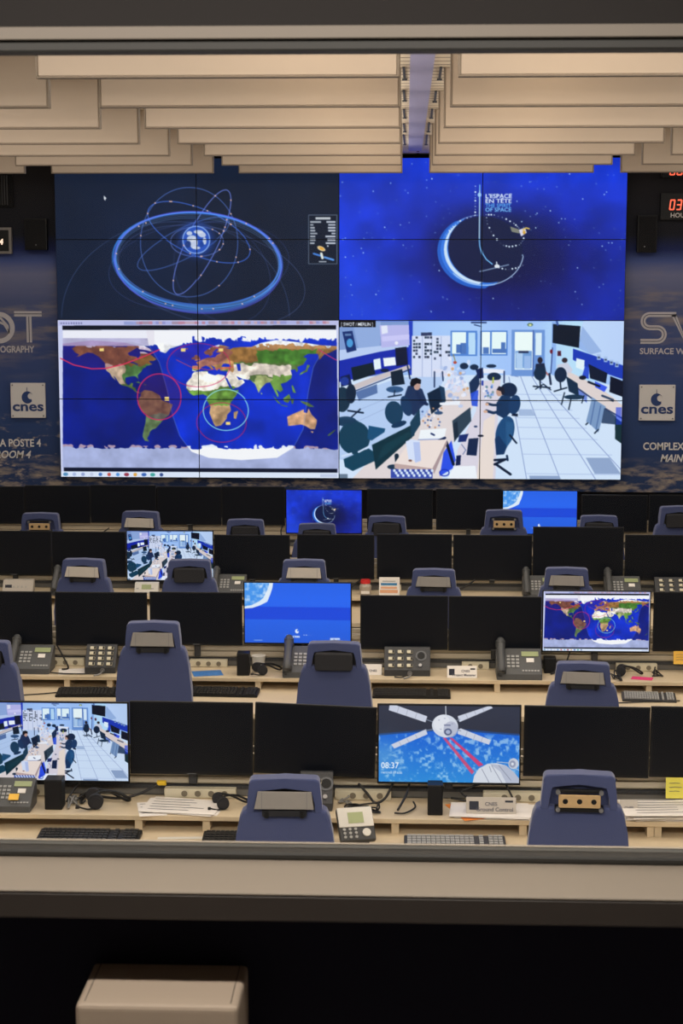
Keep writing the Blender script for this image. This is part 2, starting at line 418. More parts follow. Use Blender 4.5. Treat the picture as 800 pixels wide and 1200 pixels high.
def world_map(W, H):
    p = Pic([(16, 10), (791, 13), (785, 456 - 10), (26, 446)], W, H, (205, 210, 245))
    X0, X1, Y0, Y1 = 30, 785, 38, 420
    def m(l): return [(X0 + (a + 180) * (X1 - X0) / 360, Y0 + (90 - b) * (Y1 - Y0) / 180) for a, b in l]
    # window furniture
    p.rect(18, 12, 790, 25, (190, 192, 235)); p.rect(200, 14, 250, 23, (150, 160, 215))
    for i in range(60):
        x = 225 + i * 9; c = random.choice([(150, 110, 120), (120, 120, 190), (200, 150, 150), (160, 165, 220), (190, 90, 100)])
        p.rect(x, 14, x + 9, 22, c, .55)
    for i in range(9): p.rect(24 + i * 7, 16, 28 + i * 7, 21, (90, 95, 150), .7)
    p.rect(29, 25, 784, 37, (8, 16, 34)); p.rect(33, 419, 782, 431, (8, 18, 44))
    p.rect(30, 38, 785, 420, (8, 30, 140))
    f = p.fbm(9, 3); rr = p.mask(m([(-180, 90), (180, 90), (180, -90), (-180, -90)]))
    # land
    NA = [(-168, 66), (-162, 70), (-156, 71), (-140, 70), (-128, 70), (-115, 69), (-108, 68), (-95, 68), (-94, 72), (-85, 69), (-82, 67), (-87, 64), (-94, 60), (-92, 57), (-82, 55), (-80, 51.5), (-79, 55), (-77, 57), (-78, 62), (-73, 62), (-65, 59), (-61, 56), (-56, 52), (-60, 50), (-66, 50), (-64, 47), (-61, 46), (-66, 44), (-70, 43), (-70, 41.5), (-74, 40), (-76, 36), (-81, 31), (-80, 26), (-82, 28), (-84, 30), (-90, 29.5), (-97, 28), (-97, 22), (-94, 18), (-91, 19), (-90, 21), (-87, 21), (-88, 16), (-84, 15), (-83, 10), (-79, 9), (-77, 8), (-80, 7.5), (-85, 10), (-88, 13), (-94, 16), (-102, 18), (-105, 20), (-109, 26), (-113, 31), (-110, 24), (-115, 29), (-118, 34), (-122, 37), (-124, 41), (-124, 47), (-128, 51), (-132, 55), (-140, 60), (-147, 61), (-152, 59), (-158, 56), (-163, 55), (-158, 58), (-164, 61), (-166, 64)]
    SA = [(-77, 8), (-72, 12), (-62, 10.5), (-52, 5), (-50, 0), (-44, -2.5), (-35, -6), (-37, -12), (-40, -20), (-45, -24), (-49, -28), (-54, -34), (-58, -38), (-62, -39), (-65, -42), (-66, -46), (-69, -51), (-66, -55), (-72, -54), (-75, -48), (-73, -38), (-71, -30), (-70, -19), (-76, -14), (-81, -6), (-80, 0), (-77, 4)]
    AF = [(-6, 35.5), (10, 37), (11, 33.5), (20, 31), (24, 32.5), (32, 31), (34, 27), (37, 21), (39, 16), (43, 11.5), (51, 12), (47, 4), (41, -2), (39, -7), (40.5, -14), (35, -20), (35, -24), (32, -28), (27, -33.5), (20, -35), (17.5, -31), (14, -22), (12, -17), (13.5, -9), (9, -1), (9, 4), (4, 6.3), (-5, 5), (-8, 4.5), (-13, 8), (-17, 14), (-17, 21), (-10, 29), (-9, 33)]
    EU = [(-9, 43.5), (-9, 37), (-5, 36), (0, 39), (3, 42), (8, 44), (12, 42), (16, 38.5), (18, 40), (14, 44.5), (19, 42), (22, 37), (26, 40), (27, 37), (36, 36.5), (35, 31), (34, 28), (39, 21), (43, 13), (52, 16.5), (59, 22), (56, 26), (51, 25), (48, 30), (57, 26), (66, 25), (72, 20), (77, 8), (80, 14), (87, 21), (92, 22), (95, 16), (98, 10), (102, 2), (103, 5), (100, 13), (105, 9), (109, 12), (106, 20), (113, 22), (120, 27), (121, 32), (119, 38), (125, 39), (127, 35), (129, 38), (128, 42), (136, 45), (141, 53), (136, 55), (142, 59), (155, 59), (157, 51), (163, 58), (170, 60), (180, 65), (180, 69), (160, 70), (140, 73), (112, 76), (100, 77), (80, 73), (68, 68), (54, 68), (44, 67), (40, 65), (33, 67), (41, 67), (32, 70), (25, 71), (15, 68), (5, 61), (8, 58), (12, 58), (13, 55.5), (17, 58), (17, 61), (22, 65.5), (25, 65), (21, 61), (28, 60), (23, 58), (20, 54.5), (10, 54), (4, 52), (-4, 48), (-1, 44)]
    GR = [(-73, 78), (-55, 70), (-51, 62), (-44, 60), (-38, 66), (-22, 71), (-18, 78), (-28, 83), (-60, 82)]
    isl = [[(-5.5, 50), (1, 51), (0, 54), (-3, 58), (-6, 57)], [(-10, 52), (-6, 52), (-6, 55), (-10, 54)], [(-24, 65), (-14, 65), (-15, 66.5), (-23, 66.5)], [(130, 31), (136, 34), (141, 36), (142, 40), (145, 44), (141, 45), (139, 38), (133, 35)], [(95, 5), (104, -3), (106, -6), (102, -4)], [(106, -6), (115, -8), (114, -9), (106, -7)], [(109, 1), (117, 7), (119, 1), (115, -4), (110, -2)], [(119, 0), (123, 1), (122, -5), (120, -5)], [(131, -1), (141, -3), (150, -9), (143, -9), (134, -4)], [(120, 18), (122, 18), (126, 8), (122, 9)], [(44, -16), (50, -14), (47, -25), (44, -24)], [(166, -46), (174, -40), (178, -38), (173, -43), (168, -47)], [(-84, 22), (-76, 20), (-75, 20), (-80, 23)], [(-74, 19.5), (-68, 19), (-71, 18)], [(144, -41), (148, -41), (147, -43.5)], [(80, 9), (82, 7), (80, 6)]]
    AU = [(114, -22), (122, -18), (129, -15), (136, -12), (136, -16), (140, -17), (142, -11), (146, -19), (153, -26), (152, -32), (150, -38), (144, -38), (138, -34), (132, -32), (124, -33), (115, -34)]
    ARC = [(-125, 70), (-110, 72), (-90, 75), (-78, 72), (-65, 66), (-62, 62), (-70, 64), (-78, 65), (-86, 70), (-105, 69)]
    lm = np.zeros((p.H, p.W), bool)
    for g in [NA, SA, AF, EU, GR, AU, ARC] + isl:
        r = p.mask(m(g))
        if r: lm[r[1]:r[3], r[0]:r[2]] |= r[4]
    for g in ([(28, 42), (31, 46.5), (38, 46), (41, 42), (35, 42)], [(48, 46), (53, 46), (54, 37), (50, 37)], [(-92, 48), (-84, 46), (-80, 43), (-82, 46), (-76, 44), (-88, 49)], [(33, 28), (36, 27), (42, 14), (39, 15)]):
        r = p.mask(m(g))
        if r: lm[r[1]:r[3], r[0]:r[2]] &= ~r[4]
    # colours by latitude / longitude
    lx0, ly0 = p.T([(X0, Y0)])[0]; lx1, ly1 = p.T([(X1, Y1)])[0]
    lon = (np.arange(p.W)[None, :] - lx0) / (lx1 - lx0) * 360 - 180 + np.zeros((p.H, 1)); lat = 90 - (np.arange(p.H)[:, None] - ly0) / (ly1 - ly0) * 180 + np.zeros((1, p.W))
    n1 = p.fbm(14, 11) - .5; n2 = p.fbm(30, 23, 3) - .5
    la = lat + n1 * 16; lo = lon + n1 * 20
    col = np.zeros_like(p.a); col[:] = (92, 120, 66)
    def S(c, k): col[c] = k
    S(la > 50, (150, 108, 60)); S((la > 50) & (lo > 75) & (la < 66) & (lo < 150), (74, 128, 50)); S((lo < -60) & (la > 44), (134, 92, 52))
    S((lo > 35) & (lo < 122) & (la < 48) & (la > 30), (226, 212, 200)); S((lo > 95) & (la < 34) & (la > 0), (112, 156, 72))
    S((lo > 66) & (lo < 95) & (la < 28) & (la > 6), (170, 180, 120)); S((lo > -25) & (lo < 62) & (la < 36) & (la > 14), (250, 240, 228))
    S((lo > -25) & (lo < 52) & (la < 13) & (la > -6), (106, 150, 64)); S((lo > -20) & (lo < 50) & (la < -6) & (lat < 0), (186, 150, 112))
    S((lo > -14) & (lo < 45) & (la > 38) & (la < 52), (188, 140, 88)); S((lo < -60) & (la < 46) & (la > 28) & (lo > -98), (86, 132, 74))
    S((lo < -98) & (la < 46) & (la > 20), (214, 186, 160)); S((lo < -30) & (la < 12) & (la > -20), (134, 112, 66)); S((lo < -30) & (la < -20), (104, 130, 88)); S((lo > 110) & (la < -8) & (lo < 156), (206, 158, 122))
    S((lat > 66 + n2 * 8) & (lo > 60), (176, 130, 86)); S(lat > 71 + n2 * 14, (250, 250, 255))
    S((lo < -15) & (lo > -76) & (lat > 60), (250, 250, 255))
    col *= (1 + n2 * .7)[..., None]
    inside = np.zeros((p.H, p.W), bool)
    inside[rr[1]:rr[3], rr[0]:rr[2]] = rr[4]
    oc = np.zeros_like(p.a); oc[:] = (10, 46, 192); oc *= (1 + (f - .5) * .5)[..., None]
    img = np.where(lm[..., None], col, oc)
    ice = (lat > 79 + n2 * 12 - 6 * ((lon > -75) & (lon < -10))) ; img[ice] = (248, 248, 255)
    ice2 = (lat > 72 + n2 * 10) & (lon < -60); img[ice2] = (236, 232, 244)
    ant = lat < -63.5 + n2 * 5 + n1 * 3; img[ant] = (250, 250, 255)
    edge = (lat < -61 + n2 * 9) & ~ant & (n2 > .02); img[edge] = (235, 240, 255)
    # night side outside the curve
    day = [(262, 38), (268, 78), (298, 128), (318, 200), (333, 270), (353, 330), (385, 374), (430, 391), (520, 397), (618, 390), (662, 362), (690, 310), (705, 210), (720, 140), (748, 92), (785, 84), (785, 38)]
    dm = np.zeros((p.H, p.W), bool); r = p.mask(day); dm[r[1]:r[3], r[0]:r[2]] = r[4]
    nt = ~dm
    img[nt & ~lm] = img[nt & ~lm] * np.array((.75, .62, .68), np.float32)
    s_ = nt & ant; img[s_] = np.array((168, 178, 222)) * (1 + n1[s_][:, None] * .25)
    s_ = nt & (lat > 70) & (lon < -60); img[s_] = (188, 184, 220) * (1 + n1[s_][:, None] * .2)
    s_ = nt & lm & ~ant; img[s_] = img[s_] * .93
    s_ = (lat > 80) & nt; img[s_] = (240, 240, 252)
    p.a[inside] = img[inside]
    p.line(day[1:-2], 1.2, (190, 200, 240), .55)
    # station circles
    for cx, cy, rx, ry, a in ((297, 222, 60, 63, .38), (405, 135, 86, 60, .0), (467, 292, 67, 55, 0)):
        if a: p.ell(cx, cy, rx, ry, (96, 20, 90), a * .8)
    p.poly([(30, 75), (110, 66), (200, 72), (262, 86), (300, 92), (262, 108), (215, 128), (160, 142), (110, 144), (60, 132), (30, 118)], (110, 20, 110), .2)
    p.poly([(322, 100), (345, 84), (400, 77), (480, 84), (500, 100), (470, 130), (400, 145), (360, 118)], (120, 20, 140), .22)
    p.arc(297, 222, 60, 63, 2.6, (215, 40, 100)); p.arc(405, 135, 86, 60, 2.2, (205, 30, 95), .75); p.arc(467, 292, 67, 55, 2.2, (205, 30, 95), .8)
    p.line([(24, 116), (60, 134), (110, 145), (150, 144), (200, 132), (262, 108), (298, 92)], 3, (225, 50, 90)); p.line([(735, 92), (760, 108), (785, 122)], 2, (220, 50, 120))
    p.line([(345, 120), (385, 140), (430, 148), (500, 140)], 2, (225, 70, 90), .8)
    p.arc(478, 258, 62, 56, 2.4, (150, 225, 235))
    for x, y in ((138, 92), (364, 93), (466, 93), (318, 227), (484, 294)): p.rect(x - 6, y - 4, x + 6, y + 4, (250, 220, 130))
    # taskbar
    p.rect(24, 431, 787, 446, (222, 232, 252))
    for i, c in enumerate([(30, 110, 170), (150, 170, 220), (120, 140, 200), (190, 200, 230), (60, 110, 190), (200, 70, 60), (70, 140, 220), (150, 40, 60), (230, 160, 50), (40, 90, 180), (50, 160, 150), (30, 60, 130)]):
        p.ell(38 + i * 24, 439, 7 if i in (0, 7, 9, 10) else 5, 5, c, .9 if i > 3 else .7)
    p.rect(735, 435, 782, 443, (180, 190, 225), .6)
    return p.out()

def orbit_screen(W, H):
    k = (800 / 340)
    p = Pic([(1 * k, -14 * k), (336 * k, -14 * k), (336 * k, 174 * k), (6 * k, 174 * k)], W, H, (15, 28, 50))
    f = p.fbm(5, 91, 3); p.a *= (.9 + .25 * f)[..., None]
    p.glow(300, 220, 200, (18, 40, 84), .35)
    B1 = (66, 110, 220)
    p.arc(340, 402, 315, 262, 1.6, (100, 120, 180), .45, 0, 180, 360)
    p.arc(440, 288, 262, 130, 1.4, (120, 130, 190), .5, 12)
    p.arc(378, 196, 134, 150, 2.0, (84, 116, 200), .85)
    p.arc(405, 168, 152, 62, 2.2, B1, .95, 24); p.arc(414, 196, 158, 42, 2.2, (110, 130, 225), .95, -64)
    p.arc(362, 200, 140, 40, 2.0, (84, 120, 210), .75, -27); p.arc(400, 194, 72, 40, 1.8, (110, 130, 210), .9)
    p.arc(470, 280, 150, 120, 1.3, (84, 100, 170), .5, 50)
    p.arc(405, 262, 250, 120, 1.3, (84, 100, 170), .5, -6)
    for i in range(16):
        a = i / 15
        p.arc(402 + random.uniform(-3, 3), 247 + (a - .5) * 10, 233 + random.uniform(-7, 3), 132 + (a - .5) * 15, 2.0, (34 + 60 * a, 92 + 50 * (a * (1 - a) * 4), 240), .6, 4.2 + random.uniform(-1.1, 1.1), n=110)
    for i in range(4):
        p.arc(402, 246 + i, 231 - i * 3, 130 - i * 4, 1.1, (150, 190, 250), .55, 4.4, n=110)
    p.glow(398, 189, 46, (40, 90, 220), .7, p=4); p.ell(398, 189, 36, 36, (40, 84, 190)); p.arc(398, 189, 36, 36, 3, (150, 185, 250), .9)
    for x, y, a, b, r_ in ((386, 186, 13, 8, -10), (392, 198, 9, 14, 10), (412, 175, 12, 8, 20), (404, 168, 12, 5, 0), (380, 172, 8, 6, 0), (420, 192, 5, 9, 0), (398, 210, 10, 4, 0)):
        p.ell(x, y, a, b, (220, 226, 240), .85, r_)
    p.ell(376, 200, 8, 10, (30, 60, 130)); p.ell(412, 200, 6, 8, (30, 70, 160))
    rnd = random.Random(4)
    for i in range(46):
        t = rnd.uniform(0, 360); e = rnd.choice([(402, 247, 233, 132, 4.2), (402, 247, 226, 124, 4.2), (405, 168, 152, 62, 24), (414, 196, 158, 42, -64), (400, 194, 72, 40, 0), (378, 196, 134, 150, 0)])
        x, y = p.ell_pts(*e[:4], e[4], 1, t, t)[0]; p.ell(x, y, 2.2, 2.0, (250, 196, 180), .9)
    # information box
    p.line([(708, 122), (786, 122), (786, 254), (708, 254), (708, 122)], 1.6, (120, 130, 150)); p.rect(709, 123, 785, 253, (14, 26, 46))
    p.rect(727, 128, 768, 134, (225, 228, 235), .85)
    for i in range(8):
        y = 141 + i * 8.0
        p.rect(712, y - 2.4, 712 + (30, 9, 13, 14, 20, 14, 15, 12)[i], y + 2.2, (215, 220, 232), .75); p.rect(782 - (25, 20, 21, 20, 11, 28, 22, 27)[i], y - 2.4, 782, y + 2.2, (220, 225, 240), .85)
    p.ell(743, 212, 12, 6, (222, 196, 150), 1, 25); p.ell(744, 212, 7, 3, (236, 168, 50), 1, 25)
    p.line([(722, 226), (742, 232)], 5, (70, 130, 220)); p.line([(752, 236), (776, 243)], 5.5, (90, 150, 230)); p.line([(743, 226), (746, 238)], 7, (225, 230, 225))
    p.rect(736, 246, 757, 250, (200, 205, 220), .8); p.rect(759, 203, 763, 207, (220, 225, 240))
    p.poly([(142, 68), (150, 76), (146, 77), (147, 81), (144, 81), (142, 77)], (230, 232, 240))
    return p.out()

def moon_screen(W, H, stars=260):
    k = 800 / 350
    p = Pic([(6.6 * k, 4 * k), (344 * k, 4 * k), (341 * k, 196 * k), (6.6 * k, 195 * k)], W, H, (14, 44, 160))
    X = np.linspace(0, 1, p.W)[None, :]; Y = np.linspace(0, 1, p.H)[:, None]; f = p.fbm(6, 51, 3)
    g = np.clip(1.12 - .75 * np.exp(-(((X - .56) / .30) ** 2 + ((Y - .60) / .33) ** 2)) * 1.0 - .28 * np.clip(Y - .1, 0, 1) * (X > 0) * np.clip(X * 1.6, 0, 1), .22, 1.3)
    base = np.stack([14 * g + 6, 50 * g ** 1.2, 185 * g ** .95 + 10], -1) * (.78 + .45 * f)[..., None]
    p.a[:] = base
    p.glow(70, 400, 130, (36, 80, 235), .5); p.glow(420, 70, 160, (26, 66, 215), .35); p.glow(30, 60, 120, (16, 44, 150), .3)
    def q(x, y): return (251.4 + .4 * x, 57.1 + .4 * y)
    cx, cy = q(370, 505)
    p.glow(cx + 30, cy - 10, 150, (13, 28, 80), .75, 105, 3); p.ell(cx + 2, cy, 106, 93, (13, 26, 66), .85); p.glow(*q(540, 400), 70, (13, 26, 66), .6, 60, 3)
    rnd = random.Random(12)
    for i in range(stars):
        x, y = rnd.uniform(8, 790), rnd.uniform(10, 450)
        if (x - cx) ** 2 + (y - cy) ** 2 < 105 ** 2: continue
        r_ = rnd.choice([.9, 1.1, 1.3, 1.9]); b = rnd.uniform(.45, 1)
        p.ell(x, y, r_, r_, (120 + 80 * b, 160 + 70 * b, 250), b, n=8)
    # crescent moon
    for i in range(26):
        t = i / 25
        a = R(115 + 128 * t)
    outer = p.ell_pts(cx, cy, 111, 95, 8, 60, 66, 236)
    inner = p.ell_pts(cx + 13, cy - 8, 104, 93, 8, 60, 66, 236)
    p.poly(p.ell_pts(cx - 6, cy + 3, 114, 98, 8, 60, 76, 228) + p.ell_pts(cx + 14, cy - 6, 106, 92, 8, 60, 76, 228)[::-1], (40, 120, 235), .75)
    p.poly(outer + inner[::-1], (60, 130, 240), .8)
    o2 = p.ell_pts(cx + 3, cy - 2, 105, 92, 8, 60, 88, 216); i2 = p.ell_pts(cx + 9, cy - 6, 103, 90, 8, 60, 88, 216)
    p.poly(o2 + i2[::-1], (215, 235, 255), .95)
    p.arc(cx + 2, cy - 2, 108, 94, 2.2, (200, 225, 255), .95, 8, 0, 130); p.arc(cx + 2, cy - 2, 108, 94, 1.6, (170, 205, 255), .7, 8, 225, 256)
    # rocket line
    p.line([q(355, 62), q(353, 430), q(356, 470), q(370, 520), q(395, 560), q(435, 592)], 3.0, (120, 190, 250)); p.line([q(354, 100), q(352, 420)], 1.5, (235, 250, 255)); p.ell(*q(353, 128), 5, 6, (170, 215, 255), .9)
    def dots(pts, n, r0=1.6):
        for i in range(n):
            t = i / max(n - 1, 1) * (len(pts) - 1); j = min(int(t), len(pts) - 2); u = t - j
            x = pts[j][0] * (1 - u) + pts[j + 1][0] * u; y = pts[j][1] * (1 - u) + pts[j + 1][1] * u
            r_ = r0 * rnd.choice([.6, .8, 1, 1.6]); p.ell(x, y, r_, r_, (225, 238, 255), .95, n=8)
    dots([q(325, 70), q(325, 265)], 11); dots([q(320, 268), q(230, 300), q(170, 345), q(130, 400)], 12)
    dots([q(393, 262), q(440, 262), q(515, 285), q(585, 325), q(612, 352)], 12); dots([q(393, 262), q(400, 320), q(435, 395), q(500, 462), q(555, 475), q(620, 460), q(645, 422)], 18)
    dots([q(480, 618), q(540, 630), q(600, 618), q(640, 600)], 9)
    p.line([q(355, 642), q(545, 596)], 2.8, (130, 150, 185)); p.ell(*q(467, 606), 7, 5, (230, 235, 245)); p.line([q(464, 578), q(467, 606)], 3, (220, 228, 240))
    p.poly([q(553, 342), q(612, 362), q(618, 390), q(565, 378)], (128, 130, 120)); p.poly([q(612, 365), q(655, 350), q(665, 385), q(628, 410)], (220, 215, 235)); p.line([q(640, 365), q(662, 352), q(682, 358)], 3.5, (225, 190, 90)); p.ell(*q(648, 382), 4, 5, (220, 170, 60))
    tx = q(386, 0)[0]
    for s_, y, h, c, wd in (("L'ESPACE", 150, 11, (225, 235, 255), 178), ('EN T\u00caTE', 182, 10.4, (225, 235, 255), 176), ('THE SPIRIT', 212, 9.6, (90, 165, 240), 172), ('OF SPACE', 241, 10.2, (120, 190, 250), 174)):
        me = text_mesh(s_, 1.0); wx = max(v.co.x for v in me.vertices); bpy.data.meshes.remove(me)
        kx = (wd * .4) / (wx * h / .69)
        p.text(s_, tx, q(0, y)[1], h, c, 1, kx, bold=.028)
    return p.out()

def slide_screen(W, H):
    p = Pic([(32, 18), (752, 14), (756, 424), (38, 426)], W, H, (40, 102, 240))
    Y = np.linspace(0, 1, p.H)[:, None]; p.a *= (1.02 - .07 * np.abs(Y - .3) * 2)[..., None]
    p.rect(30, 180, 760, 266, (28, 74, 222)); p.line([(30, 180), (760, 178)], 3, (30, 80, 226), .5)
    f = p.fbm(18, 5)
    r = p.mask([(20, 0), (226, 0), (222, 40), (208, 95), (188, 130), (150, 165), (100, 184), (20, 196)])
    full = p.a[r[1]:r[3], r[0]:r[2]]; ff = f[r[1]:r[3], r[0]:r[2]][..., None]
    c = np.array((70, 150, 240)) * (1 - np.clip(ff * 2.6 - 1.1, 0, 1)) + np.array((190, 220, 255)) * np.clip(ff * 2.6 - 1.1, 0, 1)
    full[r[4]] = c[r[4]]
    p.poly([(222, 0), (226, 20), (222, 50), (208, 95), (188, 145), (140, 170), (90, 188), (20, 196), (20, 182), (80, 170), (130, 145), (160, 120), (180, 80), (196, 40), (204, 0)], (232, 242, 255), .95)
    p.ell(392, 345, 13, 15, (225, 235, 255)); p.ell(398, 340, 6, 7, (60, 120, 240)); p.text('cnes', 362, 388, 17, (235, 242, 255), 1, 1.1, bold=.03)
    for x in (328, 345, 440, 456): p.ell(x, 371, 3.5, 3.5, (200, 215, 250))
    for x in (312, 470, 488): p.ell(x, 372, 2, 2, (150, 180, 250))
    p.rect(100, 406, 158, 413, (150, 185, 250), .7); p.rect(618, 388, 684, 408, (226, 236, 255), .85); p.rect(640, 394, 648, 402, (90, 130, 230)); p.rect(664, 400, 686, 409, (40, 100, 240), .7)
    return p.out()

def spacecraft_screen(W, H):
    p = Pic([(12, 22), (755, 24), (758, 440), (12, 440)], W, H, (46, 50, 66))
    Y = np.linspace(0, 1, p.H)[:, None]; p.a *= (1.1 - .25 * Y)[..., None]
    f = p.fbm(26, 31); f2 = p.fbm(13, 77)
    top = [(0, 188), (120, 176), (300, 160), (450, 158), (600, 170), (770, 182)]
    p.poly([(x, y - 10) for x, y in top] + [(770, 460), (0, 460)], (34, 74, 140), .8)
    r = p.mask(top + [(770, 460), (0, 460)])
    ff = f[r[1]:r[3], r[0]:r[2]][..., None]; g2 = f2[r[1]:r[3], r[0]:r[2]][..., None]
    yy = np.linspace(0, 1, r[3] - r[1])[:, None, None]
    c = np.array((22, 96, 214)) * (1 - yy) + np.array((44, 140, 220)) * yy; cl = np.clip((ff * .6 + g2 * .5 - .56) * 6, 0, 1) * np.clip(yy * 6, 0, 1) * .62
    c = c * (1 - cl) + np.array((196, 226, 248)) * cl
    w_ = p.a[r[1]:r[3], r[0]:r[2]]; w_[r[4]] = c[r[4]]
    p.glow(40, 300, 90, (110, 170, 220), .5)
    # laser beams
    p.poly([(350, 196), (366, 196), (520, 380), (508, 396)], (222, 70, 110), .85); p.poly([(385, 196), (400, 196), (568, 342), (545, 352)], (222, 60, 110), .9)
    # solar wings
    for q in ([(68, 22), (100, 20), (268, 80), (258, 113), (64, 48)], [(262, 150), (270, 178), (94, 258), (78, 236)], [(428, 78), (600, 18), (612, 32), (438, 110)], [(432, 150), (446, 144), (604, 206), (596, 232), (428, 174)]):
        p.poly(q, (206, 210, 228))
    for a, b in (((118, 28), (108, 62)), ((165, 44), (155, 78)), ((213, 60), (203, 95)), ((120, 222), (132, 242)), ((160, 202), (172, 222)), ((205, 180), (216, 202)), ((470, 64), (482, 92)), ((515, 48), (527, 74)), ((558, 34), (570, 56)), ((480, 158), (470, 192)), ((522, 174), (512, 208)), ((562, 190), (552, 222))): p.line([a, b], 2, (150, 152, 170))
    p.line([(262, 98), (300, 110)], 4, (130, 140, 160)); p.line([(262, 158), (300, 150)], 4, (130, 140, 160)); p.line([(415, 105), (440, 95)], 4, (130, 140, 160)); p.line([(425, 152), (445, 158)], 4, (130, 140, 160)); p.line([(364, 20), (366, 74)], 4, (210, 214, 226))
    p.ell(362, 132, 70, 62, (214, 218, 232), 1, 18); p.ell(345, 118, 44, 46, (228, 230, 240), .9, 10); p.ell(392, 150, 38, 44, (180, 184, 206), .8, 10); p.ell(378, 164, 21, 19, (86, 96, 130)); p.ell(378, 164, 12, 11, (170, 180, 210)); p.rect(356, 122, 392, 132, (110, 116, 150), .7)
    for x, y in ((330, 100), (400, 120), (340, 150), (412, 178), (360, 90)): p.rect(x - 5, y - 2, x + 5, y + 2, (140, 145, 175), .7)
    # docking station
    p.poly([(512, 445), (520, 402), (545, 362), (590, 336), (640, 332), (690, 345), (735, 385), (770, 430), (770, 460), (512, 460)], (214, 218, 230)); p.poly([(600, 336), (690, 345), (735, 385), (770, 430), (770, 460), (700, 460), (660, 380)], (176, 182, 204), .8)
    for a, b in (((560, 365), (600, 440)), ((612, 345), (668, 440)), ((650, 345), (715, 425)), ((600, 350), (610, 380))): p.line([a, b], 3, (110, 116, 140), .8)
    p.ell(727, 334, 27, 30, (200, 205, 220)); p.ell(722, 336, 17, 20, (150, 156, 182)); p.ell(722, 336, 7, 8, (225, 228, 238)); p.line([(640, 326), (700, 330)], 5, (180, 190, 210)); p.line([(735, 358), (760, 372)], 4, (190, 196, 214))
    p.text('08:37', 24, 366, 32, (238, 244, 252), 1, .92, bold=.012); p.text('mercredi 19 ao\u00fbt', 24, 396, 15, (232, 240, 250), .95, .74, bold=.012)
    return p.out()

